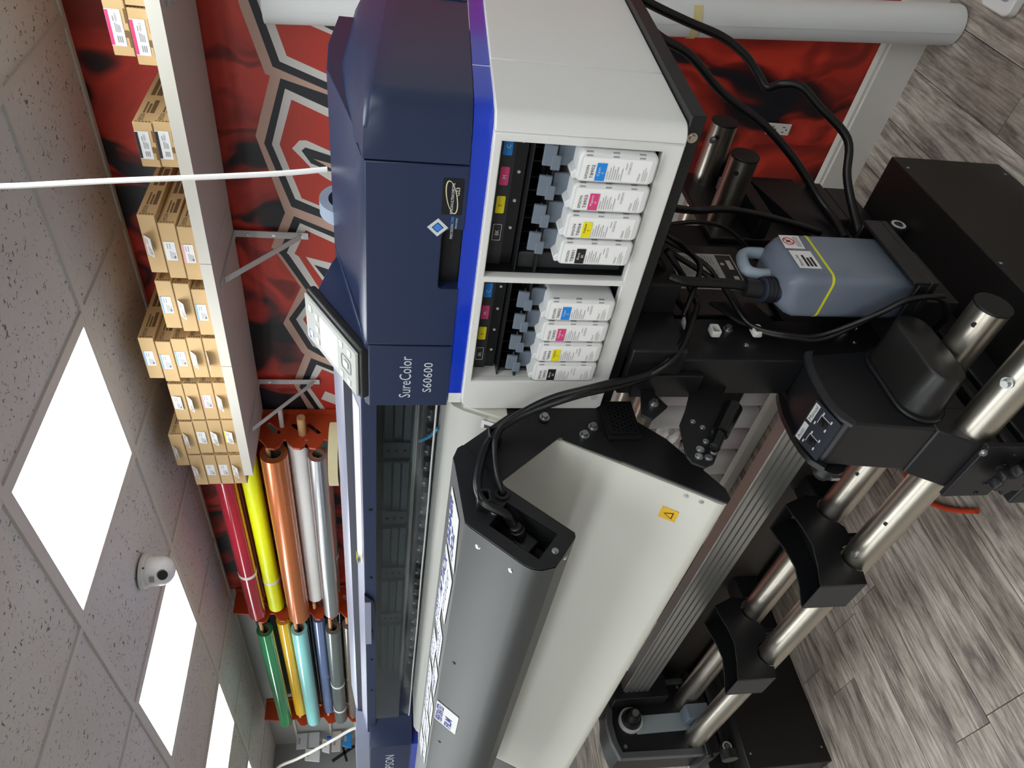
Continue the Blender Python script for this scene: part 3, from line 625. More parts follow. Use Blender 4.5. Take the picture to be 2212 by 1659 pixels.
def cartridge(xc, ink, side, code):
    nm, ab, num, cm, lt = ink
    t = thing('ink_cartridge', 'white %s ink cartridge in the %s ink bay' % (nm.lower(), ('bay next to the white side cover', 'bay next to the grey dryer')[side].replace('bay next', 'bay next')), 'cartridge', (xc, .93, 1.203))
    t['label'] = 'white %s ink cartridge in the bay %s' % (nm.lower(), ('next to the white side cover', 'next to the grey dryer')[side])
    plate('body', rrect(xc-.0236, xc+.0236, 1.206, 1.327, .009, 4), [], .27, .004, FR(.928), CARTW, t, 3)
    MB().prism([(xc-.0215, 1.320), (xc-.0225, 1.331), (xc-.014, 1.334), (xc-.006, 1.327), (xc-.004, 1.320)], 1, .934, 1.0).build('neck', CARTW, t, bevel=.002)
    n = MB()
    for zz in (1.313, 1.273, 1.233): n.box(xc+.0234, xc+.0241, .930, .9335, zz-.005, zz+.005)
    for zz in (1.313, 1.273, 1.233): n.box(xc+.0185, xc+.0205, .9274, .9282, zz-.0045, zz+.0045)
    n.build('moulded_marks', INKG, t)
    x0, x1, z0, z1 = xc-.0195, xc+.0165, 1.216, 1.321
    lb = plate('label', rrect(x0, x1, z0, z1, .0008, 1), [], .0006, .0001, FR(.9276), mat('cart_label', '#f2f0ee', .5), t)
    O = V((x0, .9269, z0)); W_ = x1-x0
    text('lettering', 'EPSON', INKB, lb, O+V((W_*.08,0,.0945)), X, Z, .0044, W_*.58)
    text('lettering', num, INKB, lb, O+V((W_*.08,0,.086)), X, Z, .0052, W_*.62)
    patch(MB(), O, X, Z, 0, W_*.78, .068, .083).build('colour_block', cm, lb, smooth=False)
    text('lettering', nm, lt, lb, O+V((W_*.22,-.0005,.077)), X, Z, .0038, W_*(.38 if len(nm) < 6 else .5))
    text('lettering', ab, lt, lb, O+V((W_*.33,-.0005,.0705)), X, Z, .0038)
    p = MB()
    for k, q in enumerate((.45, .62, .7, .55, .66, .35, .6)): patch(p, O, X, Z, W_*.06, W_*q, .0645-k*.0036, .0651-k*.0036)
    for k, q in enumerate((.6, .7, .5)): patch(p, O, X, Z, W_*.06, W_*q, .0105-k*.0028, .0109-k*.0028)
    patch(p, O, X, Z, W_*.55, W_*.85, .038, .0386)
    p.build('fine_print', INKG, lb, smooth=False)
    text('lettering', code, INKG, lb, O+V((W_*.36,0,.031)), X, Z, .0032, W_*.55)
    text('lettering', '700ml', INKG, lb, O+V((W_*.06,0,.0145)), X, Z, .0036, W_*.36)
for side, xf in ((0, -.499), (1, -.7695)):
    for k in range(4): cartridge(xf-k*.05, INK[k], side, CODE[side][k])
# --- blue band
pb = [(-1.003, .953)]+arc(-.505, 1.016, .063, -90, 0)+[(-.442, 1.118)]
pi = [(-.452, 1.118)]+arc(-.505, 1.016, .053, 0, -90)+[(-1.003, .963)]
shear(MB().prism(pb+pi, 2, 1.4525, 1.481)).build('blue_band', BLUE, P)
shear(MB().box(-.452, -.4415, 1.1215, 1.62, 1.4525, 1.481)).build('blue_band', BLUE, P)
shear(MB().box(-.452, -.4422, 1.118, 1.1215, 1.4525, 1.481)).build('band_joint', WHITE, P)
MB().box(-1.030, -1.0035, .953, 1.0, 1.4525, 1.477).build('band_end', WHITE, P)
MB().box(-1.033, -.49, 1.0, 1.4, 1.453, 1.48).build('band_core', WGREY, P)
# --- navy covers
prof = lambda y0: [(y0, 1.479), (y0, 1.628), (y0+.007, 1.635), (1.25, 1.700), (1.36, 1.703), (1.5, 1.69), (1.5, 1.479)]
pn = MB().prism(prof(.95), 0, -1.036, -.8795).build('model_panel', NAVY, P, bevel=.0015)
text('lettering', 'SureColor', SILV, pn, (-1.012, .9495, 1.551), X, Z, .0215, .108)
text('lettering', 'S60600', SILV, pn, (-.997, .9495, 1.512), X, Z, .0165, .078)
fc = MB().prism(prof(.985), 0, -.8765, -.5215).build('front_cover', NAVY, P, bevel=.0015)
notch = [(-.5215, 1.4805), (-.5215, 1.632), (-.8765, 1.632), (-.8765, 1.4795), (-.748, 1.4795), (-.748, 1.505)]+[(-.742+.006*math.cos(math.radians(a)), 1.508+.006*math.sin(math.radians(a))) for a in (180, 135, 90)]+[(-.645+.014*math.cos(math.radians(a)), 1.500+.014*math.sin(math.radians(a))) for a in (90, 60, 30, 0)]+[(-.631, 1.4805)]
plate('front_skin', notch, [], .04, .002, FR(.95), NAVY, fc, 2)
MB().prism([(.952, 1.630), (.958, 1.6355), (1.0, 1.6445), (1.0, 1.63)], 0, -.8765, -.5215).build('front_lip', NAVY, fc)
MB().box(-.748, -.631, .972, .986, 1.4805, 1.514).build('handle_recess', BLKM, fc)
# printed badges on the front cover
bd = plate('ink_badge', rrect(-.6035, -.5415, 1.4865, 1.5185, .002, 3), [], .0008, .0002, FR(.9494), mat('badge_black', '#17181c', .3), fc)
GOLD = mat('badge_gold', '#d9cfa0', .35)
el = lambda a, b_, th: [(-.573+a*math.cos(t)*math.cos(th)-b_*math.sin(t)*math.sin(th), 1.5035+a*math.cos(t)*math.sin(th)+b_*math.sin(t)*math.cos(th)) for t in [2*math.pi*i/40 for i in range(40)]]
plate('badge_ring', el(.029, .0085, .22), [el(.0272, .0070, .20)], .0006, .0001, FR(.9486), GOLD, fc)
text('lettering', 'EPSON', PAPER, fc, (-.6005, .9480, 1.5005), X, Z, .0042, .017)
text('lettering', 'ULTRACHROME', PAPER, fc, (-.582, .9480, 1.5005), X, Z, .0042, .034)
text('lettering', 'GS3', PAPER, fc, (-.569, .9480, 1.4925), X, Z, .0055, .014)
dm_ = lambda r, cx, cz: [(cx-r, cz), (cx, cz-r), (cx+r, cz), (cx, cz+r)]
plate('emblem', dm_(.0165, -.627, 1.5215), [dm_(.0095, -.627, 1.5215)], .0006, .0001, FR(.9492), SILV, fc)
plate('emblem_core', dm_(.0075, -.627, 1.5215), [], .0006, .0001, FR(.9492), mat('emblem_blue', '#3f7fd0', .4), fc)
text('lettering', 'PRECISION', SILV, fc, (-.6465, .9494, 1.4975), X, Z, .0042, .026)
text('lettering', 'CORE', mat('print_sky', '#3aa0e8', .5), fc, (-.620, .9494, 1.4975), X, Z, .0042, .0135)
text('lettering', 'PRINTHEAD', SILV, fc, (-.6275, .9494, 1.492), X, Z, .0026, .019)
# corner cover
pp = [(-.5185, .95)]+arc(-.517, 1.025, .075, -90, 0, 14)[1:]+[(-.442, 1.12), (-.442, 1.25), (-.442, 1.4), (-.442, 1.55)]
rings = []; n = len(pp)
for k, (px, py) in enumerate(pp):
    f_ = k/(n-1); qy = .952+.6*(max(0, py-.95)/.6)**.85; q = V((-.5185-.028*f_, qy))
    zq = min(1.70, 1.634+.22*(qy-.95)) if qy < 1.3 else 1.70
    r_ = [(px, py, 1.482), (px, py, 1.600), (px, py, 1.624)]
    for t_ in (.03, .08, .2, .4, .6, .8, 1):
        h = 1.624+.010*min(1, t_/.08)+(zq-1.634)*math.sin(math.pi/2*max(0, (t_-.08)/.92))
        r_.append((px+(q.x-px)*t_, py+(q.y-py)*t_, h))
    rings.append(r_)
shear(MB().loft(rings, closed=False, cap0=False, cap1=False), .06).build('corner_cover', NAVY, P, ang=60)
sc_ = shear(MB().box(-.4425, -.4400, 1.40, 1.5, 1.484, 1.535)).build('service_cover', NAVY, P, bevel=.001)
bolt(sc_, (-.4400, 1.43, 1.525), (1,0,0), .005, .004, ZINC, 'screw')
MB().box(-1.036, -.56, 1.2, 1.50, 1.48, 1.66).build('inner_frame', NAVYD, P)
# control panel on its wedge
cn = V((-.9525, 1.033, 1.6985)); Wp = V((0, .166, .099)).normalized(); Np = X.cross(Wp)
cp = MB().obox(cn-Np*.013, X, Wp, Np, .125, .212, .022).build('control_panel', BLKP, P, bevel=.007, seg=3)
MB().obox(cn+Np*.0005, X, Wp, Np, .112, .20, .006).build('panel_face', mat('panel_white', '#9c9d97', .5), cp, bevel=.004)
F0 = cn+Np*.0036
MB().obox(F0+Wp*.004, X, Wp, Np, .080, .066, .0006).build('screen', mat('screen_lit', '#eef3ff', .2, emit=1.1), cp)
for u_, w_ in ((-.038,-.045),(-.038,-.072),(.038,-.045),(.038,-.075),(-.03,.05),(0,.05),(.03,.05),(-.03,.075),(.034,.075)):
    MB().obox(F0+X*u_+Wp*w_, X, Wp, Np, .015, .012, .003).build('button', mat('button_white', '#d2d3cd', .4), cp, bevel=.001)
plate('dial_ring', rrect(-.018, .018, -.018, .018, .006), [rrect(-.0165, .0165, -.0165, .0165, .005)], .001, .0002, (F0-Wp*.062+Np*.001, X, Wp), INKG, cp)
plate('dial_button', rrect(-.008, .008, -.008, .008, .003), [], .002, .0004, (F0-Wp*.062+Np*.002, X, Wp), WGREY, cp)
MB().obox(F0-X*.036+Wp*.084, X, Wp, Np, .022, .004, .001).build('status_print', mat('print_blue', '#2a3aa8', .5), cp)
MB().prism([(.962, 1.634), (1.118, 1.728), (1.21, 1.705), (1.25, 1.69), (1.15, 1.64)], 0, -.893, -1.01).build('panel_wedge', NAVY, P, bevel=.002)
# grey arc of the loading lever behind the top
b = MB(); b.pipe((-.80, 1.30, 1.668), (-.83, 1.30, 1.668), .062, .044, 32); b.build('loading_lever', mat('lever_ring', '#8d99ab', .4), P)
# --- hood and printing bay
XA, XB = -1.036, -2.99
MB().box(XA, -2.96, 1.0, 1.014, 1.614, 1.645).build('front_rail', NAVY, P, bevel=.0015)
HL = mat('hood_sheen', '#8f93a8', .3);  # navy hood painted paler, ceiling reflections put into the colour
hs = MB().prism([(1.0005, 1.6455), (1.062, 1.6655), (1.062, 1.645), (1.014, 1.64)], 0, XA, -2.96).build('hood_step', HL, P)
MB().prism([(1.062, 1.6545), (1.068, 1.683), (1.09, 1.683), (1.09, 1.65)], 0, XA, -2.97).build('hood_groove', NAVYD, P)
MB().prism([(1.069, 1.680), (1.078, 1.6865), (1.20, 1.712), (1.32, 1.716), (1.5, 1.70), (1.5, 1.66), (1.07, 1.66)], 0, XA, XB).build('hood_top', HL, P)
st = MB().obox((-1.42, 1.032, 1.6566), X, V((0, .0615, .02)), V((0, -.02, .0615)), .62, .045, .0006).build('instruction_sheet', PAPER, P)
MB().prism([(-1.66, 1.012), (-1.70, 1.012), (-1.80, 1.056), (-1.77, 1.056)], 2, 1.6650, 1.6655).build('yellow_stripe', YE, P)
for xx in (-1.46, -1.78, -1.98, -2.1, -2.3, -2.55):
    bolt(P, (xx, 1.0, 1.628), (0,-1,0), .004, .003, BLKP, 'rail_screw')
MB().prism([(-1.86, 1.646), (-1.98, 1.646), (-2.06, 1.622), (-1.98, 1.616), (-1.9, 1.622)], 1, .992, .999).build('rail_grip', NAVYD, P)
MB().box(-1.90, -2.16, .988, .9925, 1.628, 1.646).build('rail_handle', HL, P)
G_, nt, I, N, L = nodes('clear_window')
for nd in list(nt.nodes): nt.nodes.remove(nd)
ou = N('OutputMaterial'); mxs = N('MixShader'); tr = N('BsdfTransparent'); gl = N('BsdfGlossy'); fn = N('LayerWeight'); pw = N('Math'); pw.operation = 'POWER'; pw.inputs[1].default_value = 4; mr = N('MapRange'); mr.inputs[3].default_value = .05; mr.inputs[4].default_value = .85
tr.inputs[0].default_value = (.80, .84, .86, 1); gl.inputs['Roughness'].default_value = .02; fn.inputs[0].default_value = .5
L(fn.outputs['Facing'], pw.inputs[0]); L(pw.outputs[0], mr.inputs[0]); L(mr.outputs[0], mxs.inputs[0]); L(tr.outputs[0], mxs.inputs[1]); L(gl.outputs[0], mxs.inputs[2]); L(mxs.outputs[0], ou.inputs[0])
MB().box(XA-.002, -2.83, 1.003, 1.006, 1.53, 1.616).build('window', G_, P, smooth=False)
FILM = G_.copy(); FILM.name = 'clear_film'; MATS['clear_film'] = FILM
for nd in FILM.node_tree.nodes:
    if nd.type == 'MAP_RANGE': nd.inputs[3].default_value = .02; nd.inputs[4].default_value = .08
    if nd.type == 'BSDF_GLOSSY': nd.inputs['Roughness'].default_value = .25
b = MB(); rings = []
for i in range(61):
    xx = -1.05-i*1.72/60; wv = .005*math.sin(i*.31)+.0015*math.sin(i*.83+1)
    rings.append([(xx, 1.008, 1.54), (xx, 1.0-wv*.4, 1.515), (xx, .985-wv, 1.494+.5*wv*.4)])
cf = b.loft(rings, closed=False, cap0=False, cap1=False).build('film_curtain', FILM, P, fix=False)
b = MB().tube([(r[2][0], r[2][1], r[2][2]) for r in rings], .0022, 6, 2).build('curtain_edge', WGREY, P)
GB = mat('bay_grey', '#484d4f', .5); GB2 = mat('bay_rail', '#6d7375', .35, metal=.5)
MB().box(XA, -2.95, 1.245, 1.255, 1.47, 1.66).build('bay_back', GB, P)
for z0, z1, yy, mt in ((1.60, 1.625, 1.18, DGREY), (1.575, 1.597, 1.165, GB2), (1.552, 1.572, 1.16, GB2), (1.53, 1.549, 1.155, GB2), (1.516, 1.527, 1.12, STEEL)):
    MB().box(XA, -2.78, yy, 1.245, z0, z1).build('carriage_rail', mt, P, bevel=.002)
MB().box(XA, -2.78, 1.09, 1.15, 1.474, 1.512).build('roller_bar', DGREY, P, bevel=.003)
for k in range(24):
    xx = -1.08-k*.062
    o = MB().cyl((xx-.018, 1.083, 1.492), (xx+.018, 1.083, 1.492), .011, 14).build('pinch_roller', BLKP, P)
    MB().box(xx-.003, xx+.003, 1.069, 1.073, 1.496, 1.502).build('roller_glint', ALU, o)  # small bright square stands in for the roller's highlight
for xx in (-1.13, -1.42, -1.72, -2.02, -2.32):
    o = MB().box(xx-.03, xx+.03, 1.148, 1.154, 1.53, 1.60).build('rail_bracket', GB, P, bevel=.002)
    for dz in (1.545, 1.565, 1.585): bolt(o, (xx, 1.148, dz), (0,-1,0), .004, .003, BLKP, 'screw')
    MB().box(xx-.04, xx-.034, 1.14, 1.16, 1.525, 1.61).build('rail_rib', BLKP, o)
MB().tube([(-1.22, 1.05, 1.48), (-1.26, 1.06, 1.495), (-1.30, 1.08, 1.515)], .004, 8).build('cutter_cord', mat('cyan_cord', '#2a8ab0', .4), P)
# --- left-hand end of the printer
lc = MB().prism([(-2.98, .95), (-2.86, 1.02), (-2.80, 1.25), (-2.80, 1.5), (-3.45, 1.5), (-3.45, .95)], 2, 1.478, 1.636).build('end_cover', NAVY, P, bevel=.003)
MB().prism([(-2.98, .952), (-3.45, .952), (-3.45, 1.5), (-2.80, 1.5), (-2.80, 1.26)], 2, 1.636, 1.69).build('end_cap', HL, lc, bevel=.002)  # pale top strip, its light reflection put into the colour
text('lettering', 'EPSON', SILV, lc, (-3.27, .9495, 1.542), X, Z, .034, .19)
MB().box(-2.99, -3.45, .955, 1.5, 1.452, 1.478).build('blue_band', BLUE, P)
MB().box(-2.95, -3.45, .945, 1.5, 1.17, 1.452).build('end_cabinet', WHITE, P, bevel=.01)
# --- platen and after-heater panel
hp = [(1.25, 1.474), (1.0, 1.477), (.975, 1.474), (.958, 1.464), (.945, 1.445), (.863, 1.256), (.722, .998), (.708, .980), (.699, .972), (.690, .974), (.688, .981)]
fr_ = []
for i in range(len(hp)): fr_.append(hp[i])
bk = [(p[0]+.012, p[1]-.004) for p in hp[::-1][3:]]
MB().prism([(.975, 1.474), (.958, 1.464), (.945, 1.445), (.925, 1.40), (.930, 1.395), (.96, 1.44), (.98, 1.46), (1.25, 1.46), (1.25, 1.4745)], 0, -1.046, -2.86).build('platen', CREAM2, P, ang=50)
MB().prism([(.9245, 1.3995), (.863, 1.256), (.722, 1.004), (.711, .988), (.706, .976), (.711, .966), (.722, .966), (.735, .99), (.875, 1.25), (.935, 1.39)], 0, -1.046, -2.80).build('after_heater_panel', CREAM, P, ang=50)
MB().prism([(.952, 1.445), (.915, 1.36), (.99, 1.36), (.99, 1.455)], 0, -1.0385, -1.0462).build('platen_end', CREAM, P)
MB().prism([(.913, 1.358), (.873, 1.258), (.95, 1.15), (1.3, 1.15), (1.3, 1.358)], 0, -1.0385, -1.0462).build('side_frame', BLK, P)
nH = V((0, -.8727, .4883)); wH = V((0, .4883, .8727)); oH = V((-1.13, .7461, 1.047))
hl = MB().obox(oH+nH*.0012, X, wH, nH, .034, .034, .0008).build('warning_label', mat('warning_yellow', '#e6b414', .5), P)
MB().add([oH+nH*.002+X*a+wH*b_ for a, b_ in ((-.011, -.009), (.011, -.009), (0, .010))], [(0, 1, 2)]).build('warning_triangle', INKB, hl, fix=False)
MB().add([oH+nH*.0024+X*a+wH*b_ for a, b_ in ((-.0072, -.0068), (.0072, -.0068), (0, .0062))], [(0, 1, 2)]).build('triangle_fill', MATS['warning_yellow'], hl, fix=False)
for zz, yy in ((1.035, .7392), (1.009, .7246)):
    bolt(P, (-1.06, yy, zz), (0,-.88,.48), .004, .002, ZINC, 'panel_screw')
em = MB().obox((-1.062, .9155, 1.3865), X, V((0, .0615, .1435)), V((0, -.1435, .0615)), .022, .05, .0006).build('edge_label', PAPER, P)
MB().obox((-1.066, .9150, 1.3875), X, V((0, .0615, .1435)), V((0, -.1435, .0615)), .009, .036, .0008).build('edge_mark', DGREY, em)

# --- dryer in front of the platen
XE = -1.030
cap = [(.815, 1.476), (.800, 1.474), (.678, 1.4655), (.668, 1.458), (.592, 1.376), (.583, 1.362), (.580, 1.345), (.585, 1.321), (.640, 1.277), (.648, 1.277), (.748, 1.386), (.760, 1.394), (.845, 1.456), (.838, 1.466)]
pocket = [(.668, 1.424), (.714, 1.388), (.646, 1.308), (.599, 1.348)]
dc = MB().loft([[(xx, p[0]-(.001 if p[0] < .7 else 0), p[1]) for p in cap] for xx in (XE-.003, -2.80)], cap0=False).build('dryer_cover', GUN, P, ang=25)
ec = plate('dryer_end_plate', cap, [pocket], .003, .0004, ((XE, 0, 0), Y, Z), BLK, P)
pk = MB()
n = 4; ins = [(XE-.003, *q) for q in pocket]; ous = [(XE-.072, *q) for q in pocket]
pk.add(ins+ous, [(0,1,5,4),(1,2,6,5),(2,3,7,6),(3,0,4,7),(4,5,6,7)])
pk.build('connector_recess', BLKM, ec, fix=False, smooth=False)
plug = MB(); plug.obox((XE-.045, .653, 1.357), X, (0,1,1), (0,1,-1), .03, .034, .03); plug.cyl((XE-.03, .66, 1.366), (XE-.005, .668, 1.378), .011, 14); plug.cyl((XE-.02, .664, 1.371), (XE-.012, .666, 1.374), .0135, 14)
plug.build('connector', BLKP, ec, bevel=.002)
MB().pipe((XE, .731, 1.395), (XE+.005, .731, 1.395), .014, .008, 20).build('grommet', BLKP, ec)
for q in ((.693, 1.413), (.613, 1.318)): bolt(ec, (XE, *q), X, .0045, .004, ZINC, 'screw')
for q, nn in (((.652, 1.4405), V((0,-.75,.66))), ((.604, 1.3885), V((0,-.75,.66)))): bolt(dc, (XE-.04, *q), nn, .004, .003, ZINC, 'screw')
for xx in (-1.55, -2.05): bolt(dc, (xx, .655, 1.444), (0,-.75,.66), .004, .003, DGREY, 'screw')
bolt(dc, (XE-.03, .618, 1.294), (0,-.6,-.8), .004, .003, ZINC, 'screw')
arm = [(.838, 1.466), (.923, 1.362), (.957, 1.30), (.957, 1.16), (.939, 1.135), (.859, 1.049), (.75, .975), (.735, .965), (.712, .963), (.702, .972), (.863, 1.256), (.868, 1.262), (.763, 1.390), (.770, 1.405)]
ap = plate('dryer_arm_plate', arm, [], .004, .0006, ((XE-.004, 0, 0), Y, Z), BLK, P)
plate('arm_gusset', [(.858,1.262),(.80,1.155),(.812,1.15),(.885,1.185),(.9,1.2),(.895,1.225)], [], .003, .0004, ((XE-.0005, 0, 0), Y, Z), BLK, ap)
for q in ((.911, 1.289), (.865, 1.217), (.885, 1.195)):
    bolt(ap, (XE-.0005, *q), X, .0075, .011)
plate('dryer_arm_plate', arm, [], .004, .0006, ((-2.801, 0, 0), Y, Z), BLK, P)
plate('dryer_end_plate', cap, [], .003, .0004, ((-2.8005, 0, 0), Y, Z), BLK, P)
# ventilated grille pieces
def grille(parent, x, y0, y1, z0, z1, lean=0):
    holes = []; r = .0034; k = 0; zz = z0+.006
    while zz < z1-.004:
        yy = y0+.006+(.0048 if k % 2 else 0)
        while yy < y1-.004:
            holes.append([(yy+r*math.cos(a), zz+r*math.sin(a)) for a in [2*math.pi*i/6 for i in range(6)]]); yy += .0097
        zz += .0085; k += 1
    return plate('vent_grille', [(y0, z0), (y1, z0), (y1, z1), (y0, z1)], holes, .0015, .0001, ((x, 0, 0), Y, Z), BLKP, parent)
gr = grille(P, XE+.006, .865, .945, 1.105, 1.165)
MB().box(XE-.001, XE+.001, .855, .955, 1.10, 1.17).build('grille_backing', BLKM, gr)

# magnets with handwritten media names on the dryer
MAG = mat('magnet_white', '#cfcfcb', .5); PEN = mat('marker_blue', '#16248c', .6)
Ut = X; Wt = V((0, .122, .0085)).normalized(); Nt = Ut.cross(Wt)
T0 = V((0, .678, 1.4662))
def magnet(xc, wy, lx, ly, lines, label, rot=0, org=T0, Wv=Wt):
    Nn = X.cross(Wv); c, s_ = math.cos(rot), math.sin(rot)
    U2 = X*c+Wv*s_; W2 = Wv*c-X*s_; cc = org+X*xc+Wv*wy+Nn*.0006
    t = thing('name_magnet', label, 'magnet', cc, 'white name magnets on the dryer')
    pl = plate('tile', rrect(-lx/2, lx/2, -ly/2, ly/2, .003, 2), [], .001, .0002, (cc+Nn*.0011, U2, W2), MAG, t)
    for k, ln in enumerate(lines):
        zc = ly*.16-k*ly*.42 if len(lines) > 1 else -ly*.12
        if ln.startswith('~'):
            n_ = int(ln[1:]); p = MB()
            for j in range(n_):
                u0 = -lx*.4+j*lx*.8/n_
                patch(p, cc+Nn*.0012, U2, W2, u0, u0+.0016, zc, zc+ly*.24); patch(p, cc+Nn*.0012, U2, W2, u0, u0+lx*.4/n_, zc+ly*(.0, .12, .22)[j % 3], zc+ly*(.03, .15, .25)[j % 3])
            p.build('handwriting', PEN, t, smooth=False)
        else:
            text('handwriting', ln, PEN, t, cc+Nn*.0014+U2*(-lx*.42)+W2*zc, U2, W2, ly*.30, lx*.84 if k == 0 else lx*.5, 'L', .018)
magnet(-1.155, .062, .155, .085, ['BANNER', '13OZ'], 'white magnet reading banner at the dryer end cap', .12)
magnet(-1.36, .062, .20, .085, ['HI TACK', '~9'], 'white magnet reading hi tack after the banner magnet', -.05)
ML = [(-1.53, .092, .13, ['CAST', '~6']), (-1.60, .045, .15, ['~6', '~8']), (-1.72, .092, .14, ['~6', '~5']), (-1.78, .04, .15, ['~7', '13OZ']), (-1.90, .092, .13, ['~5', '~3']), (-1.97, .035, .13, ['~7']), (-2.05, .088, .14, ['~6', '~4']), (-2.14, .038, .13, ['~6']), (-2.21, .088, .13, ['~6']), (-2.30, .04, .13, ['~6', '~3']), (-2.38, .088, .13, ['~5'])]
ORDN = ['third', 'fourth', 'fifth', 'sixth', 'seventh', 'eighth', 'ninth', 'tenth', 'eleventh', 'twelfth', 'thirteenth']
for k, (xc, wy, lx, ln) in enumerate(ML):
    magnet(xc, wy, lx, .045, ln, 'handwritten white magnet on the dryer top, %s from the end cap' % ORDN[k], random.uniform(-.05, .05))
Wf = V((0, .074, .081)).normalized()
magnet(-1.86, .085, .115, .068, ['PERFORATED', 'FILM'], 'white magnet reading perforated film on the sloping dryer front', 0, V((0, .592, 1.3765)), Wf)
# --- stand of the printer
lg = MB().box(-.995, -.9, .945, 1.07, .425, 1.142).build('leg', BLK, P, bevel=.003)
for q in ((1.035, .905), (1.033, .641), (1.030, .549)): bolt(lg, (-.9, *q), X, .0075, .012)
for q in ((1.006, .627), (1.05, .60), (.99, .88)): bolt(lg, (-.9, *q), X, .004, .003)
MB().box(-.985, -.868, .935, 1.13, 1.03, 1.142).build('leg_bracket', BLK, P, bevel=.004)
MB().box(-.99, -.93, .93, .945, .98, 1.12).build('leg_bracket', BLK, P, bevel=.002)
b = MB(); b.prism([(.915, 1.075), (.884, 1.058), (.849, 1.10), (.862, 1.118), (.921, 1.104), (.95, 1.10), (.95, 1.07)], 0, -.972, -.966); kb = b.build('knee_plate', BLK, P, bevel=.001)
bolt(kb, (-.966, .888, 1.087), X, .0075, .012)
sa = plate('swing_arm', [(1.06, .93), (1.06, .845), (1.035, .855), (.893, .944), (.850, .965), (.775, .988), (.750, 1.005), (.741, 1.025), (.752, 1.046), (.768, 1.053), (.845, 1.043), (.882, 1.020)], [], .006, .0008, ((-.974, 0, 0), Y, Z), BLK, P)
for q, r_ in (((.85, 1.015), .004), ((.835, 1.0), .004), ((.80, 1.004), .005), ((.782, 1.022), .006), ((.765, 1.03), .006), ((.762, 1.012), .006), ((.775, .998), .006)): bolt(sa, (-.974, *q), X, r_, .004)
h_ = MB(); h_.cyl((-.955, .772, 1.005), (-.95, .80, .985), .012, 16); h_.cyl((-.95, .80, .985), (-.945, .862, .938), .0165, 18, .0185); h_.cyl((-.945, .862, .938), (-.9445, .868, .933), .0185, 18, .012)
h_.build('lever_handle', mat('handle_gloss', '#0c0c0d', .18), sa)
bracketL = MB().box(-2.81, -2.72, .945, 1.07, .425, 1.16).build('leg', BLK, P, bevel=.003)
FT = BLK
for xa, xb_ in ((-1.0, -.885), (-2.82, -2.71)):
    ft = MB().box(xa, xb_, .66, 1.62, .345, .42).build('foot', FT, P, bevel=.004)
    for yy in (.75, 1.38):
        xc_ = xb_+.03; c = MB(); c.cyl((xc_-.012, yy, .3465), (xc_+.012, yy, .3465), .025, 20)
        c.build('caster', RUB, ft); MB().cyl((xb_-.005, yy, .3465), (xc_+.016, yy, .3465), .008, 14).build('caster_axle', ZINC, ft)
        MB().pipe((xc_+.0121, yy, .3465), (xc_+.014, yy, .3465), .018, .012, 18).build('caster_ring', WGREY, ft)
for yy, r_ in ((1.12, .015), (1.02, .015)):
    o = MB().pipe((-.8848, yy, .392), (-.882, yy, .392), r_, .004, 20).build('washer', BLKM, P)
MB().prism([(1.66, .43), (1.66, .614), (1.47, .562), (1.35, .53), (1.22, .52), (1.22, .43)], 0, -.95, -.90).build('rear_gusset', BLK, P, bevel=.002)
MB().box(-.995, -.885, 1.46, 1.64, .42, .46).build('foot_block', mat('foot_brown', '#211c1a', .5), P, bevel=.003)
MB().box(-1.0, -2.72, 1.00, 1.06, .43, .585).build('cross_beam', mat('beam_brown_black', '#2b2623', .5, var=.08, vscale=4), P, bevel=.003)
MB().box(-1.0, -2.72, .985, 1.0, .425, .45).build('cross_rail', BLKM, P, bevel=.003)
# fluted aluminium bar
fl = []
for k in range(5):
    z0 = .672+k*.0185; fl += [(.893, z0), (.893, z0+.013), (.899, z0+.014), (.899, z0+.0175)]
fl = [(.93, .672)]+[(.93, .765)]+fl[::-1]
MB().prism(fl, 0, -1.0, -2.46).build('fluted_bar', ALU, P, ang=20)
MB().box(-2.46, -2.7, .87, .97, .6, .8).build('bar_holder', BLK, P, bevel=.003)
MB().box(-1.0, -.985, .89, .96, .66, .78).build('bar_holder', BLK, P, bevel=.003)
# shelf-like ink drawer housing below the cabinet
hb = MB().box(-.99, -.915, 1.10, 1.36, .76, 1.0).build('waste_housing', BLKP, P, bevel=.003)
wl = MB(); patch(wl, (-.915, 1.19, .79), Y, Z, 0, .135, 0, .185)
wl = wl.build('warning_sheet', mat('sheet_grey', '#b9b9b4', .6), hb, smooth=False)
p = MB()
for c in range(3):
    for k in range(18): patch(p, (-.9144, 1.195, .84), Y, Z, .005+c*.042, .005+c*.042+random.uniform(.022, .036), .004+k*.0066, .0062+k*.0066)
p.build('fine_print', INKG, wl, smooth=False)
p = MB(); patch(p, (-.9144, 1.19, .79), Y, Z, .004, .131, .003, .042); pb_ = p.build('pictogram_panel', DGREY, wl, smooth=False)
p = MB(); patch(p, (-.9138, 1.19, .79), Y, Z, .012, .05, .01, .022); patch(p, (-.9138, 1.19, .79), Y, Z, .075, .11, .01, .022); p.cyl((-.9138, 1.225, .824), (-.9132, 1.225, .824), .005, 12); p.cyl((-.9138, 1.285, .824), (-.9132, 1.285, .824), .005, 12)
p.build('pictogram', WGREY, wl, smooth=False)
MB().box(-.90, -.80, 1.05, 1.5, 1.03, 1.142).build('under_tray', BLKM, P, bevel=.004)
MB().box(-.87, -.60, 1.15, 1.55, 1.06, 1.142).build('under_tray', BLKM, P, bevel=.004)
MB().prism([(1.04, .885), (1.10, .93), (1.10, .83), (1.0, .79), (1.0, .815)], 0, -.885, -.878).build('side_flap', BLK, P)
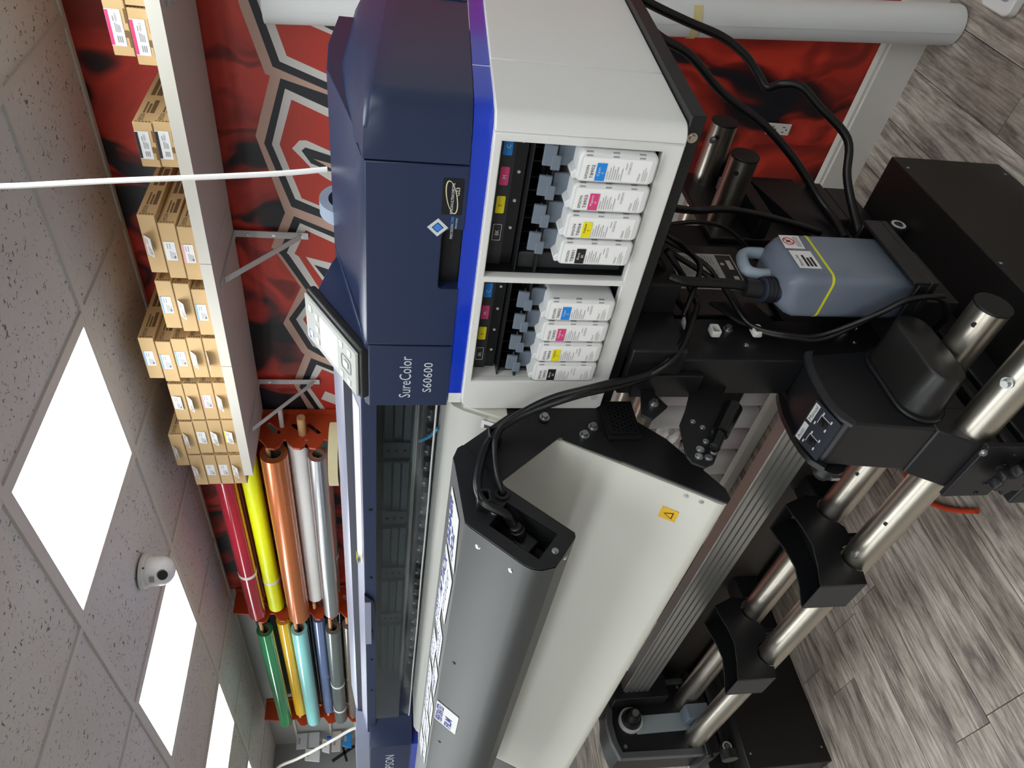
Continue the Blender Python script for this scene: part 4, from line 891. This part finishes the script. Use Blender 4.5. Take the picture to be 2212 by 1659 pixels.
# rear media feed tubes
for yy, zz, xr_ in ((1.70, .726, -.757), (1.49, .755, -.742)):
    o = MB().cyl((xr_-.003, yy, zz), (-3.2, yy, zz), .0345, 32).build('feed_tube', STEEL, P)
    MB().cyl((xr_-.006, yy, zz), (xr_, yy, zz), .0355, 32).build('end_cap', RUB, o, bevel=.0015)
    MB().cyl((xr_-.035, yy-.0345*.8, zz+.0345*.6), (xr_-.035, yy-.036*.8, zz+.036*.6), .006, 12).build('pin_hole', BLKM, o)
bolt(P, (-.80, 1.675, .753), (-.0, -.7, .7), .007, .014, ZINC, 'tube_bolt')
MB().box(-.93, -.865, 1.42, 1.74, .655, .69).build('tube_saddle', BLK, P, bevel=.004)
MB().box(-.95, -.93, 1.42, 1.74, .44, .80).build('tube_saddle', BLK, P, bevel=.004)
MB().box(-.9, -.868, 1.53, 1.61, .69, .735).build('saddle_insert', LEVER, P, bevel=.002)
# cable clips on the leg
CLIP = mat('clip_white', '#d8d6d0', .5)
for q in ((1.014, .946), (1.016, .854), (1.034, .998)):
    plate('cable_clip', rrect(q[0]-.013, q[0]+.013, q[1]-.010, q[1]+.010, .004, 2), [rrect(q[0]-.009, q[0]+.009, q[1]-.006, q[1]+.006, .002, 2)], .014, .001, ((-.876, 0, 0), Y, Z), CLIP, P)
for q, xx in (((.853, 1.396), XE+.028), ((.71, 1.432), XE+.03)):
    plate('cable_clip', rrect(q[0]-.013, q[0]+.013, q[1]-.012, q[1]+.012, .003, 2), [rrect(q[0]-.009, q[0]+.009, q[1]-.009, q[1]+.009, .002, 2)], .03, .001, ((xx, 0, 0), Y, Z), BLKP, P)
# hanging ribbed grips behind the arm
for p0, p1 in (((-1.655, 1.60, .403), (-1.58, 1.60, .334)), ((-1.843, 1.60, .417), (-1.768, 1.60, .355))):
    a, b_ = V(p0), V(p1); g = MB(); n_ = 14
    for k in range(n_): g.cyl(a.lerp(b_, k/n_), a.lerp(b_, (k+.6)/n_), .032, 12); g.cyl(a.lerp(b_, (k+.6)/n_), a.lerp(b_, (k+1)/n_), .029, 12)
    g.cyl(b_, b_+(b_-a).normalized()*.015, .032, 12, .02)
    g.build('ribbed_grip', mat('grip_black', '#1a1b20', .5), P)
MB().box(-1.0, -2.72, 1.585, 1.61, .36, .45).build('rear_beam', BLKM, P)

# ================================================================== TAKE-UP REEL UNIT
T = thing('take_up_reel', 'black take-up reel unit with two long steel tubes in front of the printer', 'take-up reel', (-1.7, .82, .33))
TY, TZ, TR = (.880, .748), .520, .034
for yy, xr_ in ((TY[0], -.690), (TY[1], -.62)):
    o = MB().cyl((xr_-.003, yy, TZ), (-2.60, yy, TZ), TR, 36).build('steel_tube', STEEL, T)
    MB().cyl((xr_-.006, yy, TZ), (xr_, yy, TZ), TR+.001, 36).build('end_cap', RUB, o, bevel=.0015)
    for xh in (xr_-.035, -1.17): MB().cyl((xh, yy-TR*.5, TZ+TR*.86), (xh, yy-TR*.515, TZ+TR*.875), .0055, 12).build('pin_hole', BLKM, o)
bolt(T, (-.745, TY[1]-TR*.35, TZ+TR*.93), (0, -.35, .93), .008, .013, ZINC, 'tube_bolt')
bolt(T, (-1.30, TY[1]-TR*.35, TZ+TR*.93), (0, -.35, .93), .007, .008, ZINC, 'tube_bolt')
# motor box
XM0, XM1 = -.880, -1.0
mf = [(.955, .50), (.962, .60), (.944, .769), (.93, .778), (.89, .787), (.838, .789), (.80, .785), (.775, .777), (.763, .765), (.735, .50)]
mb = MB().prism(mf, 0, XM0, XM1).build('motor_box', BLKP, T, bevel=.004, ang=30)
rim = lambda x0, x1, g: MB().prism([(.954, .757), (.948+g, .776+g), (.93, .784+g), (.89, .792+g), (.838, .794+g), (.80, .790+g), (.772, .782+g), (.757-g, .768), (.764, .755), (.80, .778), (.838, .782), (.89, .780), (.93, .772)], 0, x0, x1)
rim(XM0-.0045, XM0+.0025, .001).build('box_rim', DGREY, mb); rim(XM1-.010, XM1+.003, .006).build('box_rim', BLKP, mb)
def stad(y0, y1, z0, z1, x, n=9):
    r = (z1-z0)/2; zc = (z0+z1)/2
    return [(x, y1-r+r*math.cos(math.radians(a)), zc+r*math.sin(math.radians(a))) for a in [-90+180*i/n for i in range(n+1)]]+[(x, y0+r+r*math.cos(math.radians(a)), zc+r*math.sin(math.radians(a))) for a in [90+180*i/n for i in range(n+1)]]
mc = MB().loft([stad(.758, .964, .5555, .658, XM0), stad(.758, .964, .5555, .658, XM0+.008)]).build('cover_flange', BLKP, mb, bevel=.003)
MB().loft([stad(.768, .957, .558, .648, XM0+.006), stad(.780, .966, .5565, .630, XM0+.086), stad(.782, .964, .5585, .628, XM0+.0905), stad(.788, .958, .564, .622, XM0+.0925)]).build('motor_cover', mat('cover_black', '#1d1c1b', .35, bump=.06, bscale=500), mb, ang=50)
# switch plate
SWP = mat('switch_plate', '#2a2d35', .4)
sn = V((0, -.30, .95)).normalized(); sw = V((0, .95, .30)).normalized()
so = V((-.94, .797, .7915))
sp_ = MB().obox(so, X, sw, sn, .104, .066, .003).build('switch_plate', SWP, mb)
for dx, nm_, s1, s2 in ((-.026, 'Auto', 'Off', 0), (.026, 'Manual', 'Off', 0)):
    o = so+X*dx+sn*.0017
    patch(MB(), o, X, sw, -.022, .022, .018, .030).build('switch_heading', WGREY, sp_, smooth=False)
    text('lettering', nm_, SWP, sp_, o+X*-.018+sw*.0205+sn*.0004, X, sw, .007, .036 if nm_ == 'Manual' else .026)
    s_ = MB(); s_.obox(o+sn*.001-sw*.004, X, sw, sn, .012, .018, .004); s_.obox(o+sn*.004-sw*.004, X, sw, sn, .008, .007, .008); s_.build('toggle_switch', BLKM, sp_)
    p = MB(); 
    for a_, b_ in ((-.018, .010), (.012, .004), (-.014, -.016), (.010, -.018)): patch(p, o, X, sw, a_, a_+.007, b_, b_+.003)
    patch(p, o, X, sw, -.010, .010, .007, .0082); patch(p, o, X, sw, .010, .0112, -.014, .0082)
    p.build('switch_marks', WGREY, sp_, smooth=False)
# core chuck on the inner side
c = MB(); c.cyl((XM1-.008, .775, .74), (XM1-.03, .775, .74), .030, 24); c.cyl((XM1-.03, .775, .74), (XM1-.05, .775, .74), .024, 24, .016)
c.build('core_chuck', BLKP, mb); MB().box(XM1-.026, XM1-.018, .742, .748, .728, .745).build('chuck_glint', ZINC, mb)
# saddle and clamp below the motor box
MB().box(XM1-.01, XM0+.01, .70, .93, .472, .485).build('saddle', BLK, T, bevel=.003)
MB().prism([(.706, .474), (.706, .53), (.742, .60), (.80, .60), (.80, .474)], 0, XM1-.004, XM0+.002).build('tube_housing', BLKP, T, bevel=.003)
cl = MB().box(-1.02, -.868, .694, .706, .43, .532).build('clamp_plate', BLK, T, bevel=.002)
for dx in (-1.01, -.98, -.92, -.89): bolt(cl, (dx, .694, .462), (0,-1,0), .0035, .003, BLKP, 'screw')
bolt(cl, (-.882, .694, .535), (0,-1,0), .006, .006)
kn = []; 
for i in range(36):
    a = 2*math.pi*i/36; r_ = .030+.006*math.cos(6*a); kn.append((-.93+r_*math.cos(a), .462+r_*math.sin(a)))
MB().prism(kn, 1, .655, .678).build('clamp_knob', BLKP, T, bevel=.004); MB().cyl((-.93, .68, .462), (-.93, .694, .462), .012, 16).build('knob_stem', BLKP, T)
gw = MB().tube([(-.865, .80, .505), (-.85, .79, .49), (-.845, .77, .485), (-.862, .75, .49)], .0022, 6).build('ground_wire', mat('wire_green', '#2f9a7c', .4), T)
# media supports riding on the tubes
def support(xr_, lab):
    prof = [(.925, .575), (.900, .637), (.872, .632), (.835, .622), (.787, .616), (.733, .628), (.690, .642), (.682, .640), (.681, .530), (.7115, .524)]
    for a in range(0, 181, 15): prof.append((TY[1]+(TR+.0015)*math.cos(math.radians(180-a)), TZ+.004+(TR+.0015)*math.sin(math.radians(180-a))))
    prof += [(.80, .512), (.83, .512)]
    for a in range(0, 181, 15): prof.append((TY[0]+(TR+.0015)*math.cos(math.radians(180-a)), TZ+.004+(TR+.0015)*math.sin(math.radians(180-a))))
    o = plate('media_support', prof, [], .006, .001, ((xr_, 0, 0), Y, Z), BLKP, T)
    plate('side_wall', prof, [], .006, .001, ((xr_-.10, 0, 0), Y, Z), BLKP, o)
    MB().box(xr_-.0055, xr_-.1005, .681, .686, .530, .641).build('front_wall', DGREY, o, bevel=.001)
    MB().prism([(.925, .575), (.900, .637), (.894, .636), (.918, .575)], 0, xr_-.0055, xr_-.1005).build('back_wall', BLKP, o)
    MB().box(xr_-.006, xr_-.10, .686, .90, .556, .562).build('floor_plate', BLKM, o)
    MB().box(xr_-.02, xr_-.095, .93, 1.0, .455, .53).build('lock_block', BLKP, o, bevel=.004)
    for dy in (.79, .83): MB().cyl((xr_-.05, dy, .44), (xr_-.05, dy, .512), .012, 12).build('lock_screw', BLKP, o)
    return o
support(-1.335, 0); support(-1.85, 0)
# left-hand reel unit
XL0 = -2.545
lu = MB().prism([(.95, .50), (.945, .755), (.93, .775), (.88, .80), (.82, .812), (.76, .808), (.715, .795), (.705, .50)], 0, XL0, -2.70).build('idler_box', mat('idler_black', '#101115', .4), T, bevel=.004)
plate('idler_rim', [(.958, .50), (.952, .76), (.93, .785), (.88, .810), (.82, .822), (.76, .818), (.705, .80), (.695, .50)], [[(.94, .51), (.936, .75), (.92, .768), (.88, .79), (.82, .802), (.76, .798), (.725, .787), (.717, .51)]], .03, .002, ((XL0+.012, 0, 0), Y, Z), mat('idler_rim', '#4d4e50', .4), lu)
MB().box(XL0, XL0+.004, .78, .84, .515, .72).build('idler_slider', mat('slider_grey', '#8b9296', .4), lu)
c = MB(); c.cyl((XL0, .825, .735), (XL0+.02, .825, .735), .042, 28); c.build('chuck_disc', WGREY, lu)
c = MB(); c.cyl((XL0+.02, .825, .735), (XL0+.045, .825, .735), .036, 28, .030); c.cyl((XL0+.045, .825, .735), (XL0+.075, .825, .735), .026, 24, .018); c.build('core_chuck', BLKP, lu)
MB().cyl((XL0+.075, .825, .735), (XL0+.085, .825, .735), .012, 16).build('chuck_tip', ZINC, lu)
for q in ((.905, .745), (.745, .77), (.73, .52), (.93, .525)): bolt(lu, (XL0, *q), X, .005, .004)
b = MB(); b.box(-2.53, -2.70, .68, .97, .47, .50); b.box(-2.50, -2.53, .68, .97, .49, .505); b.build('idler_saddle', BLK, T, bevel=.003)
MB().box(-2.46, -2.53, .79, .84, .47, .55).build('idler_latch', LEVER, T, bevel=.002)
MB().cyl((-2.50, .66, .43), (-2.50, .69, .43), .028, 20).build('clamp_knob', BLKP, T)
for xx in (-.94, -2.60): MB().box(xx-.05, xx+.05, .70, .96, .431, .471).build('tube_base', BLKM, T, bevel=.003)

# ================================================================== RISERS
RS = mat('riser_black', '#171514', .45, var=.12, vscale=5)
for x0, x1, lab in ((-1.027, -.752, 'black wooden riser box under the printer foot beside the ink bottle'), (-2.875, -2.60, 'black wooden riser box under the far printer foot')):
    t = thing('riser_box', lab, 'box', ((x0+x1)/2, 1.1, 0), 'riser boxes under the printer')
    MB().box(x0, x1, .65, 1.556, .001, .321).build('carcass', RS, t, bevel=.003)
    for q in ((.70, .02), (.70, .30), (1.1, .31), (1.5, .305), (1.5, .02)): MB().cyl((x1-.0005, *q), (x1+.0008, *q), .004, 8).build('screw_hole', INKG, t)

# ================================================================== WASTE INK BOTTLE
Bt = thing('waste_ink_bottle', 'translucent bottle of grey-blue waste ink with yellow fill line', 'bottle', (-.79, 1.085, .562))
BOT = mat('bottle_hdpe', '#6d7583', .33, spec=.45, var=.16, vscale=7)
bx0, bx1, by0, by1 = -.84, -.738, 1.003, 1.160
def rr3(i, z, r=.018):
    return [(q[0], q[1], z) for q in rrect(bx0+i, bx1-i, by0+i, by1-i, r, 5)]
MB().loft([rr3(.006, .5625), rr3(0, .568), rr3(0, .80), rr3(.004, .815), rr3(.014, .832, .02), rr3(.03, .842, .018)]).build('body', BOT, Bt, ang=60)
lv = MB(); o_ = rrect(bx0-.0006, bx1+.0006, by0-.0006, by1+.0006, .0186, 5); i_ = rrect(bx0+.001, bx1-.001, by0+.001, by1-.001, .017, 5)
lv.loft([[(q[0], q[1], z) for q in o_] for z in (.750, .755)]).build('fill_line', mat('line_yellow', '#d8d422', .5), Bt)
nk = MB(); nk.cyl((-.80, 1.045, .83), (-.80, 1.045, .868), .025, 26)
nk = nk.build('neck', mat('neck_black', '#2b3140', .4), Bt)
for k in range(3): MB().pipe((-.80, 1.045, .842+k*.008), (-.80, 1.045, .846+k*.008), .0268, .02, 26).build('thread', BLKP, nk)
MB().cyl((-.80, 1.045, .868), (-.80, 1.05, .90), .018, 20).build('hose_fitting', BLKP, nk)
MB().tube([(-.79, 1.082, .838), (-.79, 1.083, .868), (-.788, 1.095, .885), (-.785, 1.13, .882), (-.784, 1.145, .865), (-.784, 1.146, .832)], .012, 12).build('handle', mat('bottle_pale', '#94a1ad', .4), Bt)
FRX = ((bx1+.0003, 0, 0), Y, Z)
l1 = plate('no_disposal_label', [(1.10, .775), (1.145, .772), (1.145, .815), (1.10, .818)], [], .0006, .0001, ((bx1+.0008, 0, 0), Y, Z), PAPER, Bt)
circ = lambda r: [(1.124+r*math.cos(t), .802+r*math.sin(t)) for t in [2*math.pi*i/24 for i in range(24)]]
RED = mat('print_red', '#c22a2f', .5)
plate('prohibition_sign', circ(.0125), [circ(.0102)], .0005, .0001, ((bx1+.0014, 0, 0), Y, Z), RED, l1)
MB().obox((bx1+.0012, 1.124, .802), V((0,1,1)), V((0,-1,1)), X, .022, .0022, .0004).build('prohibition_bar', RED, l1)
MB().obox((bx1+.0010, 1.124, .802), V((0,1,0)), Z, X, .007, .009, .0004).build('hand_symbol', INKB, l1)
p = MB()
for k in range(4): patch(p, (bx1+.0009, 1.106, .777), Y, Z, 0, .034, .001+k*.003, .0022+k*.003)
p.build('fine_print', INKG, l1, smooth=False)
l2 = plate('contents_label', [(1.035, .768), (1.092, .768), (1.092, .815), (1.035, .815)], [], .0006, .0001, ((bx1+.0008, 0, 0), Y, Z), PAPER, Bt)
text('lettering', 'Waste Ink', INKB, l2, (bx1+.0010, 1.041, .803), Y, Z, .006, .036)
p = MB()
for k, ln in enumerate((.03, .028, .036)): patch(p, (bx1+.0009, 1.041, .773), Y, Z, 0, ln, .002+k*.008, .007+k*.008)
p.build('print', INKB, l2, smooth=False)
# bottle tray bolted to the leg
bt = MB(); bt.box(-.90, -.725, .985, 1.20, .545, .561); bt.box(-.733, -.725, .985, 1.20, .561, .60); bt.box(-.90, -.733, 1.19, 1.20, .561, .60); bt.box(-.90, -.733, .985, .992, .561, .585)
bt.build('bottle_tray', BLK, P, bevel=.002)
MB().box(-.90, -.80, 1.02, 1.20, .431, .545).build('tray_bracket', BLKM, P)
MB().box(-.99, -.95, 1.07, 1.50, .43, 1.14).build('leg_panel', BLKM, P)
MB().box(-.95, -.905, 1.07, 1.22, .43, .76).build('leg_panel', BLKM, P)

# ================================================================== CABLES
def cable(pts, r, label, name='power_cable', mt=None):
    return tag(MB().tube(pts, r, 10, 6).build(name, mt or CABLE), label, 'cable', 'black cables around the printer')
cable([(-0.444,1.620,1.152),(-0.481,1.640,1.092),(-0.552,1.660,0.986),(-0.590,1.660,0.893),(-0.666,1.650,0.787),(-0.725,1.620,0.663),(-0.798,1.580,0.558),(-0.865,1.520,0.488),(-0.881,1.460,0.468),(-0.890,1.380,0.470)], .0105, 'thick black cable sweeping straight past the wall outlet')
cable([(-0.467,1.720,1.082),(-0.506,1.740,1.011),(-0.547,1.760,0.888),(-0.575,1.760,0.782),(-0.606,1.740,0.715),(-0.646,1.720,0.669),(-0.665,1.700,0.646),(-0.644,1.680,0.623),(-0.639,1.660,0.583),(-0.672,1.630,0.530),(-0.726,1.580,0.449),(-0.793,1.520,0.445),(-0.836,1.460,0.44),(-0.872,1.380,0.44)], .0105, 'thick black cable with a sharp kink in front of the mural')
cable([(-0.72,1.20,1.05),(-0.767,1.270,0.947),(-0.778,1.300,0.868),(-0.796,1.320,0.787),(-0.827,1.340,0.673),(-0.864,1.360,0.562)], .0085, 'black cable running from under the ink cabinet down behind the bottle')
cable([(-0.776,1.100,1.076),(-0.860,1.092,1.013),(-0.860,1.022,1.005),(-0.868,0.960,1.037),(-0.91,0.925,1.091),(-0.926,0.90,1.198),(-0.963,0.90,1.289),(-1.0,0.885,1.357),(-1.010,0.853,1.396),(-1.010,0.813,1.421),(-1.008,0.752,1.438),(-1.008,0.720,1.439),(-1.008,0.695,1.428),(-1.015,0.681,1.398),(-1.030,0.675,1.386),(-1.05,0.665,1.372)], .0078, 'black power cable plugged into the recess of the dryer end plate')
cable([(-0.754,1.100,1.063),(-0.850,1.081,0.980),(-0.846,1.008,1.006),(-0.88,0.93,1.057),(-0.93,0.915,1.129),(-0.937,0.885,1.242),(-0.976,0.885,1.316),(-1.0,0.87,1.372),(-1.000,0.837,1.397),(-1.010,0.802,1.402),(-1.015,0.759,1.401),(-1.022,0.735,1.396),(-1.034,0.731,1.395)], .0062, 'thinner black cable entering the round grommet of the dryer end plate')
cable([(-0.800,1.075,1.05),(-0.800,1.063,1.021),(-0.800,1.061,0.944),(-0.800,1.055,0.89)], .0105, 'straight black hose dropping into the waste ink bottle neck', 'drain_hose')
cable([(-0.80,1.192,1.05),(-0.85,1.161,0.933),(-0.860,1.120,0.891),(-0.872,1.056,0.877),(-0.880,1.016,0.855),(-0.870,.985,0.804),(-0.865,.975,0.732),(-0.80,.975,0.649),(-0.76,.975,0.60),(-0.75,.97,0.54),(-0.80,.975,0.49),(-0.86,1.0,0.47)], .0062, 'black cable held by the middle white clip and looping under the bottle')
cable([(-0.790,1.21,1.05),(-0.830,1.175,0.94),(-0.852,1.130,0.905),(-0.866,1.062,0.886),(-0.876,1.022,0.862),(-0.866,.988,0.81),(-0.858,.978,0.74),(-0.79,.966,0.655),(-0.75,.966,0.605),(-0.738,.962,0.54)], .005, 'slim black cable running alongside the one in the middle white clip')
cable([(-0.78,1.23,1.05),(-0.800,1.202,0.997),(-0.800,1.162,0.981),(-0.800,1.115,0.973),(-0.820,1.072,0.992),(-0.86,1.03,1.015)], .0058, 'black cable curving over the warning sheet into the upper white clip')
cable([(-0.766,1.200,1.05),(-0.783,1.250,0.948),(-0.823,1.300,0.852),(-0.857,1.300,0.793),(-0.89,1.280,0.75),(-0.877,1.200,0.72)], .005, 'thin black cable looping beside the waste housing')
tag(MB().tube([(-1.50,1.40,.008),(-1.585,1.164,.008),(-1.602,1.112,.008),(-1.576,1.063,.008),(-1.521,0.993,.008),(-1.44,.93,.008)], .0078, 10, 6).build('orange_hose', mat('hose_orange', '#c8401f', .4)), 'short stretch of orange hose on the floor behind the steel tubes', 'hose')
# masking tape roll on the hood
t = thing('tape_roll', 'roll of cream masking tape lying on the printer hood', 'tape', (-1.62, 1.30, 1.716))
MB().pipe((-1.60, 1.285, 1.7165), (-1.60, 1.285, 1.742), .088, .045, 48).build('tape', mat('tape_cream', '#cdbf92', .55), t)
MB().pipe((-1.60, 1.285, 1.717), (-1.60, 1.285, 1.7415), .0455, .040, 40).build('core', CARDD, t)
